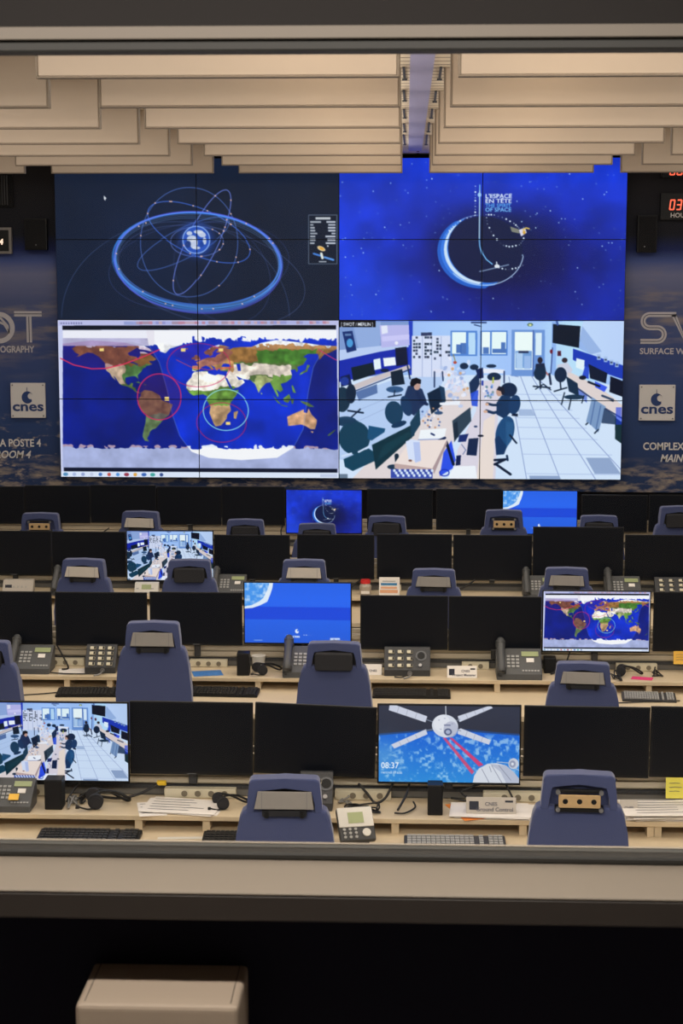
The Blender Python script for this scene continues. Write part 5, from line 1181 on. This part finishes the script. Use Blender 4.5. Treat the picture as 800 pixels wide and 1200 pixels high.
# ------------------------------------------------------------------ small things on the desks
def spot(px, py, r, dy, z=None):
    """world x at a given desk row for something seen at px; stands on shelf or desktop"""
    Y = ROWY[r] + dy; return Vector((sx(px, py, Y), Y, (SHELF_Z if z is None else z) + .0006))
def desk_phone(px, py, r, dy, label, sc=1.0, rz=0, grey='phone', group='desk phones'):
    p = spot(px, py, r, dy)
    t = thing('desk_phone', label, 'telephone', p, rz, group); t.scale = (sc, sc, sc)
    bm = B(); prism(bm, [(-.11, 0), (.06, 0), (.075, .125), (.05, .135), (-.105, .03)], -.115, .125, 'x', bev=.006, seg=2); b = obj('body', bm, M[grey], t)
    sl = math.atan2(.105, .155)
    def onslope(u, v, h=0): # u along x, v up the slope from the front edge
        return Matrix.Translation((u, -.105 + v * math.cos(sl) - h * math.sin(sl), .03 + v * math.sin(sl) + h * math.cos(sl))) @ Matrix.Rotation(sl, 4, 'X')
    bm = B(); vs = box(bm, -.045, .045, -.017, .017, 0, .004, bev=.001, seg=1); bmesh.ops.transform(bm, matrix=onslope(.065, .145), verts=bm.verts[:]); obj('display', bm, M['lcd'], t)
    bm = B(); box(bm, -.02, .02, -.014, .014, 0, .003); bmesh.ops.transform(bm, matrix=onslope(.065, .10), verts=bm.verts[:]); obj('label_card', bm, M['white'], t)
    bm = B()
    for i in range(3):
        for j in range(4): box(bm, -.05 + i * .024 - .008, -.05 + i * .024 + .008, .055 + j * .024 - .007, .055 + j * .024 + .007, 0, .004)
    for v in bm.verts: v.co.y -= 0
    bmesh.ops.transform(bm, matrix=Matrix.Translation((0, -.105, .03)) @ Matrix.Rotation(sl, 4, 'X'), verts=bm.verts[:]); obj('keypad', bm, M['phone_key'], t)
    bm = B()
    for i in range(6): box(bm, .02 + i * .016, .031 + i * .016, .02, .03, 0, .003)
    bmesh.ops.transform(bm, matrix=Matrix.Translation((0, -.105, .03)) @ Matrix.Rotation(sl, 4, 'X'), verts=bm.verts[:]); obj('function_key_row', bm, M['phone_key'], t)
    bm = B(); tube(bm, [(-.09, -.115, .048), (-.09, -.10, .07), (-.09, -.03, .118), (-.09, .045, .168), (-.09, .06, .175)], .021, 10); cyl(bm, (-.09, -.098, .036), .026, .032, 'z', 16); cyl(bm, (-.09, .045, .142), .026, .035, 'z', 16)
    obj('handset', bm, M[grey], t)
    bm = B(); pts = [(-.09 + .02 * math.sin(k * .9), -.12 - .01 * math.cos(k * .9), .05 - k * .0035) for k in range(8)]; tube(bm, pts, .004, 6, sub=3); obj('cord', bm, M['cable'], t)
    return t
desk_phone(13, 965, 0, -.14, 'grey desk phone with green display and orange note, far left of nearest desk', .86)
desk_phone(37, 790, 1, -.10, 'dark desk phone with handset at the left end of the second desk', 1.02)
desk_phone(606, 795, 1, -.12, 'dark desk phone with handset between name card and world map screen', 1.08)
desk_phone(358, 790, 1, -.12, 'dark desk phone mostly hidden behind the centre chair, second desk', 1.1)
desk_phone(81, 690, 2, -.155, 'phone handset showing left of the light flap chair, third desk', 1.0)
desk_phone(268, 690, 2, -.155, 'phone with handset right of the chair before the office view', 1.0)
desk_phone(632, 690, 2, -.155, 'phone with handset left of the tall black monitor, third desk', 1.05)
desk_phone(728, 690, 2, -.155, 'phone with small lit display under the right monitors, third desk', 1.05)

def intercom(px, py, r, dy, label, w=.19, h=.15, grid=(3, 4), speaker=False, light=False, rz=0):
    p = spot(px, py, r, dy); t = thing('intercom_panel', label, 'intercom', p, rz, 'intercom button panels')
    bm = B(); prism(bm, [(-.08, 0), (.03, 0), (.03, h), (.01, h), (-.08, .035)], -w / 2, w / 2, 'x', bev=.004); obj('body', bm, M['charcoal'], t)
    sl = math.atan2(h - .035, .09); Ls = math.hypot(h - .035, .09)
    mt = Matrix.Translation((0, -.08, .035)) @ Matrix.Rotation(sl, 4, 'X')
    wk = w * (.60 if speaker else .86); x0 = -w / 2 + .018
    for i in range(grid[0]):
        for j in range(grid[1]):
            cx = x0 + wk * (i + .5) / grid[0] - .004; cy = Ls * (j + .62) / (grid[1] + .35)
            bm = B(); box(bm, cx - .017, cx + .017, cy - .010, cy + .010, 0, .009, bev=.002, seg=1); bmesh.ops.transform(bm, matrix=mt, verts=bm.verts[:]); b = obj('button', bm, M['socket'], t)
            bm = B(); box(bm, cx + .006, cx + .016, cy - .008, cy + .008, .0092, .0102); bmesh.ops.transform(bm, matrix=mt, verts=bm.verts[:]); obj('lamp', bm, M['black'], b)
    if speaker:
        bm = B(); cyl(bm, (w * .30, Ls * .62, 0), .032, .004, 'z', 28); bmesh.ops.transform(bm, matrix=mt, verts=bm.verts[:]); g = obj('speaker_grille', bm, M['greymetal'], t)
        bm = B(); cyl(bm, (w * .30, Ls * .62, .0042), .022, .003, 'z', 24); bmesh.ops.transform(bm, matrix=mt, verts=bm.verts[:]); obj('cone', bm, M['black'], g)
        bm = B(); cyl(bm, (w * .28, Ls * .2, 0), .010, .01, 'z', 16); bmesh.ops.transform(bm, matrix=mt, verts=bm.verts[:]); obj('knob', bm, M['steel'], t)
    bm = B(); tube(bm, [(.015, -.085, .012), (.02, -.12, .02), (.01, -.15, .012), (-.02, -.17, .008)], .005, 7); cyl(bm, (.015, -.092, .018), .014, .012, 'y', 14); obj('microphone_lead', bm, M['steel'], t)
    return t
intercom(120, 788, 1, -.095, 'dark intercom panel with three rows of keys left of the grey flap chair', w=.18, h=.15)
intercom(477, 790, 1, -.09, 'dark intercom panel with nine keys and round speaker, second desk', w=.265, h=.15, grid=(3, 3), speaker=True)
intercom(371, 955, 0, -.08, 'dark intercom panel half hidden behind the nearest left chair', w=.145, h=.15, grid=(2, 2), speaker=True)
intercom(786, 698, 2, -.09, 'intercom panel with pale keys at the right end of the third desk', w=.24, h=.13, grid=(3, 3))

def speaker(px, py, r, dy, w, h, label):
    p = spot(px, py, r, dy); t = thing('desktop_speaker', label, 'speaker', p, 0, 'small black desktop speakers')
    bm = B(); box(bm, -w / 2, w / 2, -.04, .04, 0, h, bev=.005); obj('cabinet', bm, M['black'], t)
    bm = B(); box(bm, -w / 2 + .006, w / 2 - .006, -.0425, -.0402, .012, h - .006, bev=.001, seg=1); obj('grille', bm, M['speakergrey'], t)
speaker(65, 957, 0, -.15, .078, .135, 'small black speaker below the lit office view on the nearest desk')
speaker(509.5, 962, 0, -.16, .066, .135, 'small black speaker below the spacecraft screen')
speaker(285.5, 795, 1, -.16, .072, .132, 'small black speaker below the left corner of the bright blue screen')
speaker(644, 775, 1, -.03, .07, .09, 'small black box below the left corner of the world map monitor')

def keyboard(px, py, r, dy, label, col='black', rz=0, w=.43):
    p = spot(px, py, r, dy, DESK_Z); t = thing('keyboard', label, 'keyboard', p, rz, 'keyboards on the desktops')
    bm = B(); prism(bm, [(-.07, 0), (.07, 0), (.07, .022), (-.07, .012)], -w / 2, w / 2, 'x', bev=.003, seg=1); obj('body', bm, M[col], t)
    bm = B()
    for j in range(5):
        x = -w / 2 + .012
        n = 20; st = (w - .024) / n
        for i in range(n):
            if i in (14, 16) : continue
            y = -.052 + j * .026; z0 = .0125 + (y + .07) * .0714
            box(bm, x + i * st + .0015, x + (i + 1) * st - .0015, y - .010, y + .010, z0, z0 + .008)
    obj('key_field', bm, M['key'] if col == 'black' else M['phone_key'], t)
keyboard(104, 974, 0, -.37, 'black keyboard below the tangled headset, nearest desk left', w=.44)
keyboard(296, 974, 0, -.37, 'black keyboard beside and behind the nearest left chair', rz=R(1))
keyboard(533, 982, 0, -.39, 'grey keyboard below the spacecraft screen speaker', 'charcoal', rz=R(1))
keyboard(262, 808, 1, -.355, 'black keyboard below the blue leaflet, second desk', rz=R(-2), w=.40)
keyboard(110, 817, 1, -.39, 'black keyboard under the left intercom panel, second desk', rz=R(3), w=.42)
keyboard(482, 811, 1, -.35, 'black keyboard below the round-speaker intercom, second desk', w=.44)
keyboard(760, 816, 1, -.37, 'keyboard at the right edge of the second desk', 'charcoal', rz=R(-4), w=.30)

def sheet(px, py, r, dy, w, d, m, label, cat='papers', z=None, rz=0, n=1, name='paper_sheet', lines=0, th=.0012, group=None):
    p = spot(px, py, r, dy, z); t = thing(name, label, cat, p, rz, group)
    rnd = random.Random(int(px))
    bm = B()
    for k in range(n):
        a = R(rnd.uniform(-5, 5)) if n > 1 else 0; ox, oy = (rnd.uniform(-.02, .02), rnd.uniform(-.01, .01)) if n > 1 else (0, 0)
        c_, s_ = math.cos(a), math.sin(a)
        pts = [(ox + x * c_ - y * s_, oy + x * s_ + y * c_) for x, y in ((-w / 2, -d / 2), (w / 2, -d / 2), (w / 2, d / 2), (-w / 2, d / 2))]
        prism(bm, pts, k * th * 2, k * th * 2 + th, 'z')
    obj('sheets' if n > 1 else 'sheet', bm, M[m], t)
    if lines:
        bm = B()
        for k in range(lines): y = d / 2 - (k + .7) * d / (lines + .6); box(bm, -w * .4, w * (.1 + .3 * rnd.random()), y, y + .004, n * th * 2, n * th * 2 + .0004)
        obj('print', bm, M['cardprint'], t)
    return t
sheet(212, 953, 0, -.13, .33, .20, 'white', 'loose white printed sheets spread on the nearest desk', n=4, lines=5, rz=R(-6), name='paper_stack')
sheet(178, 953, 0, -.16, .12, .20, 'white', 'white sheet with printed marks, left end of the loose sheets', rz=R(12), lines=4)
sheet(212, 979, 0, -.34, .20, .03, 'white_plastic', 'narrow white paper strip at the front of the nearest desk', z=DESK_Z, rz=R(4), cat='paper', name='paper_strip')
sheet(577, 955, 0, -.14, .34, .20, 'white', 'white sheets lying under the Ground Control name card', n=5, rz=R(-3), name='paper_stack')
sheet(545, 957, 0, -.14, .10, .24, 'orange', 'orange folder edge sticking out under the white sheets', rz=R(20), cat='folder', name='folder', z=SHELF_Z + .0001)
sheet(778, 958, 0, -.13, .34, .23, 'white', 'thick white stack of printed sheets at the right edge', n=8, rz=R(4), lines=6, name='paper_stack', th=.002)
sheet(84, 790, 1, -.14, .15, .14, 'white', 'white sheet beside the left intercom panel, second desk', rz=R(10))
sheet(243, 793, 1, -.15, .17, .13, 'leaflet', 'glossy blue leaflet on the second desk', cat='leaflet', rz=R(14), name='leaflet')
sheet(752, 799, 1, -.17, .12, .07, 'pink', 'bright pink scrap of paper on the second desk', cat='paper', rz=R(-14), name='paper_scrap')
# upright cards
def tent(px, py, r, dy, w, h, label, lines, thumb=True, rz=0, m='white'):
    p = spot(px, py, r, dy); t = thing('name_card', label, 'name card', p + Vector((0, 0, .0125 if 'Ground' in label else 0)), rz, None)
    bm = B(); prism(bm, [(-.03, 0), (-.029, 0), (.0005, h), (.029, 0), (.03, 0), (.0015, h + .0015), (-.0005, h + .0015)], -w / 2, w / 2, 'x'); obj('card', bm, M[m], t)
    sl = math.atan2(h, .03)
    for s_, x, v, sz in lines:
        lettering(s_, sz, M['cardprint'], t, (x, -.0315 + v * math.cos(sl) - .0005, v * math.sin(sl)), rx=sl, align='CENTER', bold=.0004)
    if thumb:
        bm = B(); box(bm, -w * .44, -w * .25, h * .25, h * .85, 0, .0006); bmesh.ops.transform(bm, matrix=Matrix.Translation((0, -.031, 0)) @ Matrix.Rotation(sl, 4, 'X'), verts=bm.verts[:]); obj('thumbnail', bm, M['darkprint'], t)
        bm = B(); box(bm, w * .28, w * .44, h * .78, h * .92, 0, .0006); bmesh.ops.transform(bm, matrix=Matrix.Translation((0, -.031, 0)) @ Matrix.Rotation(sl, 4, 'X'), verts=bm.verts[:]); obj('corner_mark', bm, M['darkprint'], t)
    return t
tent(575, 953, 0, -.17, .215, .062, 'white name card reading CNES Ground Control on the nearest desk', [('CNES', 0, .034, .022), ('Ground Control', .015, .010, .024)], m='flap')
tent(736, 954, 0, -.14, .075, .06, 'small grey name card right of the plate chair, nearest desk', [('CNES', 0, .03, .016)], False, m='flap')
tent(541, 797, 1, -.17, .17, .062, 'white name card reading CNES Project Manager on the second desk', [('CNES', .02, .034, .020), ('Project Manager', .012, .011, .020)])
tent(437, 792, 1, -.12, .10, .055, 'white name card right of the centre chair, second desk', [('CNES', 0, .02, .018)], False)
tent(224, 621, 3, -.16, .225, .05, 'small white card with reddish thumbnail on the farthest desk', [], True)
def sticky(px0, py0, px1, py1, Y, m, label, rz=0):
    a, c = at(px0, py0, Y), at(px1, py1, Y); t = thing('sticky_note', label, 'note', ((a.x + c.x) / 2, Y, (a.z + c.z) / 2), 0, None)
    h, v = (c.x - a.x) / 2, (a.z - c.z) / 2
    bm = B()
    n = 6
    for i in range(n):
        z0, z1 = v - 2 * v * i / n, v - 2 * v * (i + 1) / n; y0, y1 = -.010 * (i / n) ** 2, -.010 * ((i + 1) / n) ** 2
        f = [bm.verts.new(q) for q in ((-h, y0, z0), (h, y0, z0), (h, y1, z1), (-h, y1, z1))]; bm.faces.new(f)
    bmesh.ops.remove_doubles(bm, verts=bm.verts[:], dist=1e-5); bmesh.ops.solidify(bm, geom=bm.faces[:], thickness=.0006); obj('paper', bm, M[m], t)
    if v > .03:
        bm = B()
        for i in range(3): ribbon(bm, [(-h * .7, v * (.5 - i * .4)), (-h * .1, v * (.54 - i * .4)), (h * (.3 + .2 * (i % 2)), v * (.5 - i * .4))], .0025, 0, -.0115)
        obj('handwriting', bm, M['cardprint'], t)
sticky(780, 911, 804, 935, ROWY[0] - .02, 'sticky', 'yellow sticky note with handwriting hanging under the rightmost near monitor')
sticky(789, 763, 806, 778, ROWY[1] - .02, 'sticky_orange', 'orange note hanging below the monitor right of the world map')
pn = spot(17, 966, 0, -.205); t = thing('sticky_note', 'small orange note on the grey desk phone, far left', 'note', (pn.x, pn.y, SHELF_Z + .062)); bm = B(); box(bm, -.022, .022, -.017, .017, 0, .001); bmesh.ops.rotate(bm, verts=bm.verts[:], cent=(0, 0, 0), matrix=Matrix.Rotation(R(34), 3, 'X')); obj('paper', bm, M['sticky_orange'], t)

# headsets
def headset(px, py, r, dy, label, rz=0, sc=1.0):
    p = spot(px, py, r, dy); t = thing('headset', label, 'headset', p, rz, 'headsets lying on the desks'); t.scale = (sc,) * 3
    bm = B(); cyl(bm, (-.05, -.012, .036), .034, .022, 'y', 24); cyl(bm, (-.05, -.018, .036), .024, .006, 'y', 20); obj('ear_cup', bm, M['cushion_dark'], t)
    bm = B(); cyl(bm, (-.072, .09, .034), .032, .022, 'y', 24); obj('ear_cup', bm, M['cushion_dark'], t)
    bm = B(); tube(bm, [(-.05, .012, .06), (-.03, .03, .07), (.03, .05, .062), (.09, .06, .03), (.075, .085, .014), (.0, .11, .045), (-.07, .115, .06)], .0065, 8); obj('headband', bm, M['black'], t)
    bm = B(); tube(bm, [(-.05, -.012, .012), (-.08, -.03, .01), (-.12, -.03, .02)], .004, 6); cyl(bm, (-.135, -.03, .02), .008, .016, 'x', 10); obj('microphone', bm, M['black'], t)
headset(126, 960, 0, -.17, 'black headset with round ear cups on the nearest desk, left', R(4))
headset(272, 950, 0, -.15, 'black headset between the printed sheets and the nearest left chair', R(10), .8)
headset(316, 793, 1, -.17, 'black headset under the bright blue monitor, second desk', R(15), .85)
headset(735, 795, 1, -.14, 'black headset right of the world map chair, second desk', R(-20), .8)

# portable devices
def handheld(px, py, r, dy, label, rz, z=None, sc=1):
    p = spot(px, py, r, dy, z); t = thing('conference_phone', label, 'telephone', p, rz); t.scale = (sc,) * 3
    sl = R(46)
    def tr(bm): bmesh.ops.transform(bm, matrix=Matrix.Translation((0, 0, .012)) @ Matrix.Rotation(sl, 4, 'X'), verts=bm.verts[:])
    bm = B(); box(bm, -.07, .07, -.07, .07, .0, .026, bev=.008, seg=3); tr(bm); bmesh.ops.translate(bm, verts=bm.verts[:], vec=(0, 0, .062)); obj('body', bm, M['charcoal'], t)
    bm = B(); box(bm, -.068, .068, -.015, .068, .0265, .031, bev=.002, seg=1); tr(bm); bmesh.ops.translate(bm, verts=bm.verts[:], vec=(0, 0, .062)); f = obj('face_plate', bm, M['white_plastic'], t)
    bm = B(); box(bm, -.03, .03, .0, .045, .0312, .033); tr(bm); bmesh.ops.translate(bm, verts=bm.verts[:], vec=(0, 0, .062)); obj('display', bm, M['lcd'], f)
    bm = B(); cyl(bm, (.035, -.04, .0265), .016, .006, 'z', 20); tr(bm); bmesh.ops.translate(bm, verts=bm.verts[:], vec=(0, 0, .062)); obj('dial', bm, M['white_plastic'], t)
    bm = B()
    for i in range(3):
        for j in range(3): cyl(bm, (-.05 + i * .022, -.055 + j * .016, .0265), .006, .004, 'z', 8)
    tr(bm); bmesh.ops.translate(bm, verts=bm.verts[:], vec=(0, 0, .062)); obj('keypad', bm, M['phone_key'], t)
    bm = B(); box(bm, -.05, .05, -.03, .05, 0, .05, bev=.003); obj('foot', bm, M['black'], t)
handheld(416, 978, 0, -.40, 'white faced phone with green display right of the nearest left chair', R(14), z=DESK_Z, sc=1.1)
def setbox(px, py, r, dy, w, h, label, m='white_plastic', lcd=True):
    p = spot(px, py, r, dy); t = thing('desk_display_unit', label, 'device', p, 0)
    bm = B(); prism(bm, [(-.04, 0), (.04, 0), (.04, h), (.0, h), (-.04, .01)], -w / 2, w / 2, 'x', bev=.004); obj('housing', bm, M[m], t)
    sl = math.atan2(h - .01, .04)
    bm = B(); L_ = math.hypot(h - .01, .04)
    if lcd: box(bm, -w * .2, w * .2, L_ * .3, L_ * .8, 0, .002)
    else: box(bm, -w * .42, -w * .2, L_ * .3, L_ * .55, 0, .002)
    bmesh.ops.transform(bm, matrix=Matrix.Translation((0, -.04, .01)) @ Matrix.Rotation(sl, 4, 'X'), verts=bm.verts[:]); obj('display', bm, M['lcd'] if lcd else M['darkprint'], t)
    bm = B()
    for i in range(4): x = w * (-.15 + .13 * i) if not lcd else w * (-.42 + .06 * i + (.5 if i > 1 else 0)); box(bm, x, x + w * .04, L_ * .3, L_ * .45, 0, .002)
    bmesh.ops.transform(bm, matrix=Matrix.Translation((0, -.04, .01)) @ Matrix.Rotation(sl, 4, 'X'), verts=bm.verts[:]); obj('key_row', bm, M['phone_key'], t)
setbox(172, 692, 2, -.12, .17, .07, 'cream unit with small display below the lit office view, third desk')
setbox(22, 692, 2, -.12, .22, .085, 'pale box with a dark slot at the left end of the third desk', 'flap', False)
setbox(420, 628, 3, -.16, .12, .05, 'pale box below the crescent moon monitor', 'white_plastic', False)
# striped card
p = spot(456, 697, 2, -.13); t = thing('striped_card', 'white card with blue and peach bands standing on the third desk', 'card', p)
h = .125; bm = B(); prism(bm, [(-.03, 0), (-.028, 0), (.004, h), (.002, h)], -.073, .073, 'x'); obj('card', bm, M['white'], t)
sl = math.atan2(h, .031)
for z0, z1, m, w_ in ((.072, .088, 'blueprint', .060), (.048, .062, 'peachprint', .06), (.018, .040, 'peachprint', .066), (.098, .104, 'phone_key', .05)):
    bm = B(); box(bm, -w_, w_ - .006, z0, z1, 0, .0008); bmesh.ops.transform(bm, matrix=Matrix.Translation((0, -.0305, 0)) @ Matrix.Rotation(sl, 4, 'X'), verts=bm.verts[:]); obj('colour_band', bm, M[m], t)
# jar with red lid
p = spot(428, 693, 2, -.12); t = thing('storage_jar', 'cloudy jar with a red lid left of the striped card, third desk', 'jar', p)
bm = B(); cyl(bm, (0, 0, 0), .038, .06, 'z', 24, .044); cyl(bm, (0, 0, .06), .044, .02, 'z', 24, .032); obj('jar', bm, M['jar'], t)
bm = B(); cyl(bm, (0, 0, .08), .036, .026, 'z', 24, .034); obj('lid', bm, M['red'], t)
bm = B(); box(bm, -.03, .03, -.0425, -.039, .01, .03); obj('label_strip', bm, M['white'], t)
# small bottles / cups between things
def cup(px, py, r, dy, label, m='charcoal', h=.10, rad=.035):
    p = spot(px, py, r, dy); t = thing('plastic_cup', label, 'cup', p)
    bm = B(); cyl(bm, (0, 0, 0), rad * .8, h, 'z', 22, rad); obj('cup_body', bm, M[m], t); bm = B(); cyl(bm, (0, 0, h), rad * 1.05, .006, 'z', 22); obj('rim', bm, M['white_plastic'], t)
cup(676, 917, 0, -.0, 'pale cylinder hanging below the black monitor above the plate chair') if False else None
cup(303, 785, 1, -.02, 'white cup behind the small speaker under the bright blue monitor', 'white_plastic', .075, .04)

# ------------------------------------------------------------------ cables
def cable(pts, rad, label, m='cable', plug=None, group='loose cables on the desks'):
    P = [Vector(q) for q in pts]; c = P[0].copy(); bm = B(); tube(bm, [q - c for q in P], rad, 7)
    o = tag(obj('cable', bm, M[m]), label, 'cable', group); o.location = c
    if plug is not None:
        q = P[-1] - c; bm = B(); box(bm, q.x - .012, q.x + .03, q.y - .01, q.y + .01, q.z - .008, q.z + .012, bev=.003, seg=1); obj('plug', bm, M[plug], o)
    return o
def cpts(lst, r, base=SHELF_Z):
    """lst of (px, py, dy, lift) -> resting points"""
    return [Vector((sx(px, py, ROWY[r] + dy), ROWY[r] + dy, base + lift + .004)) for px, py, dy, lift in lst]
def tangle(px, py, r, dy, n, spread, label, seed, m='cable', rad=.004):
    rnd = random.Random(seed); c = spot(px, py, r, dy); pts = []
    for i in range(n): pts.append((c.x + rnd.uniform(-spread, spread), c.y + rnd.uniform(-.07, .07), SHELF_Z + rad + .003 + rnd.random() * .03 * (i % 2)))
    return cable(pts, rad, label, m)
cable(cpts([(110, 938, -.02, .012), (140, 938, -.06, .012), (165, 935, -.04, .03), (187, 928, .0, .065)], 0), .006, 'black cable with yellow plug reaching the power strip, nearest desk', plug='yellow')
cable(cpts([(78, 946, -.1, .006), (88, 936, -.04, .05), (98, 930, .02, .08)], 0), .005, 'black cable rising behind the left speaker, nearest desk')
tangle(86, 950, 0, -.12, 12, .025, 'tangled grey wires between speaker and headset, nearest desk', 3, 'cable_grey')
tangle(97, 945, 0, -.05, 10, .028, 'tangled black wires beside the nearest headset', 5)
tangle(424, 945, 0, -.14, 18, .08, 'tangled black wires behind the white faced phone', 8)
tangle(404, 938, 0, -.02, 10, .035, 'tangled grey wires behind the white faced phone', 9, 'cable_grey')
cable(cpts([(420, 927, .0, .075), (430, 935, -.03, .04), (440, 944, -.06, .006), (452, 936, -.05, .03), (462, 922, .0, .095)], 0), .006, 'thick black cable looping to the spacecraft monitor')
cable(cpts([(466, 950, -.16, .006), (476, 935, -.07, .05), (480, 925, .0, .09)], 0), .0055, 'second thick black cable by the spacecraft monitor')
cable([atv for atv in cpts([(484, 940, -.08, .02), (486, 950, -.12, .006), (474, 962, -.20, .006), (462, 960, -.2, .006)], 0)], .004, 'thin black cable curling towards the shelf edge by the spacecraft monitor')
cable(cpts([(528, 940, -.02, .02), (560, 945, -.03, .006), (540, 940, -.03, .05), (566, 930, .0, .085)], 0), .005, 'black cable behind the Ground Control sheets') 
tangle(336, 788, 1, -.05, 12, .02, 'tangled black wires under the bright blue monitor', 21)
tangle(660, 780, 1, -.05, 8, .08, 'black wires hanging under the world map monitor', 23)
cable(cpts([(125, 800, -.20, .008), (112, 803, -.215, .004), (80, 805, -.22, .004), (60, 806, -.2, .004)], 1), .004, 'black cable running left from the left intercom panel')
cable(cpts([(66, 758, .0, .13), (74, 770, -.03, .06), (80, 784, -.08, .006), (73, 790, -.12, .006)], 1), .005, 'black cable dropping beside the left desk phone, second desk')
cable(cpts([(477, 797, -.2, .01), (470, 803, -.23, .004), (462, 800, -.22, .004)], 1), .004, 'short cable in front of the round-speaker intercom')
cable(cpts([(668, 765, .0, .12), (662, 778, -.04, .04), (655, 786, -.12, .006)], 1), .005, 'black cable falling from the world map monitor')
tangle(768, 800, 1, -.08, 10, .03, 'tangled black wires in front of the pink paper', 31)
cable(cpts([(556, 686, -.02, .09), (552, 688, -.03, .07), (540, 692, -.05, .03), (530, 694, -.06, .02)], 2), .006, 'black cable curving under the third desk monitors')
cable(cpts([(128, 616, -.03, .15), (124, 618, -.035, .13), (118, 624, -.04, .10)], 3), .005, 'black cable below the farthest left monitors')
cable(cpts([(333, 612, .0, .20), (329, 620, -.02, .13), (331, 628, -.03, .07)], 3), .005, 'black cable left of the crescent moon monitor')
tangle(722, 806, 1, -.19, 10, .035, 'small black wire tangle beside the world map chair, second desk', 37)
cable([Vector((sx(*q_, ROWY[1] - .5), ROWY[1] - .5 + k_ * .02, DESK_Z + .006)) for k_, q_ in enumerate([(700, 818), (730, 815), (752, 819), (780, 812), (799, 816)])], .0035, 'thin black wire lying on the front of the second desk, right')
cable([Vector((sx(*q_, ROWY[1] - .47), ROWY[1] - .47 + k_ * .03, DESK_Z + .006)) for k_, q_ in enumerate([(10, 822), (30, 816), (48, 817), (62, 812)])], .0035, 'thin black wire lying on the front of the second desk, left')
cable(cpts([(590, 925, .0, .10), (597, 935, -.02, .05), (604, 942, -.05, .006)], 0), .005, 'black cable right of the Ground Control card')
cable(cpts([(722, 912, .0, .11), (712, 924, -.02, .06), (703, 936, -.06, .006)], 0), .006, 'black cable rising behind the plate chair, nearest desk')
cable(cpts([(425, 684, -.02, .09), (415, 690, -.03, .05), (408, 696, -.06, .006)], 2), .006, 'black cable left of the red lid jar')
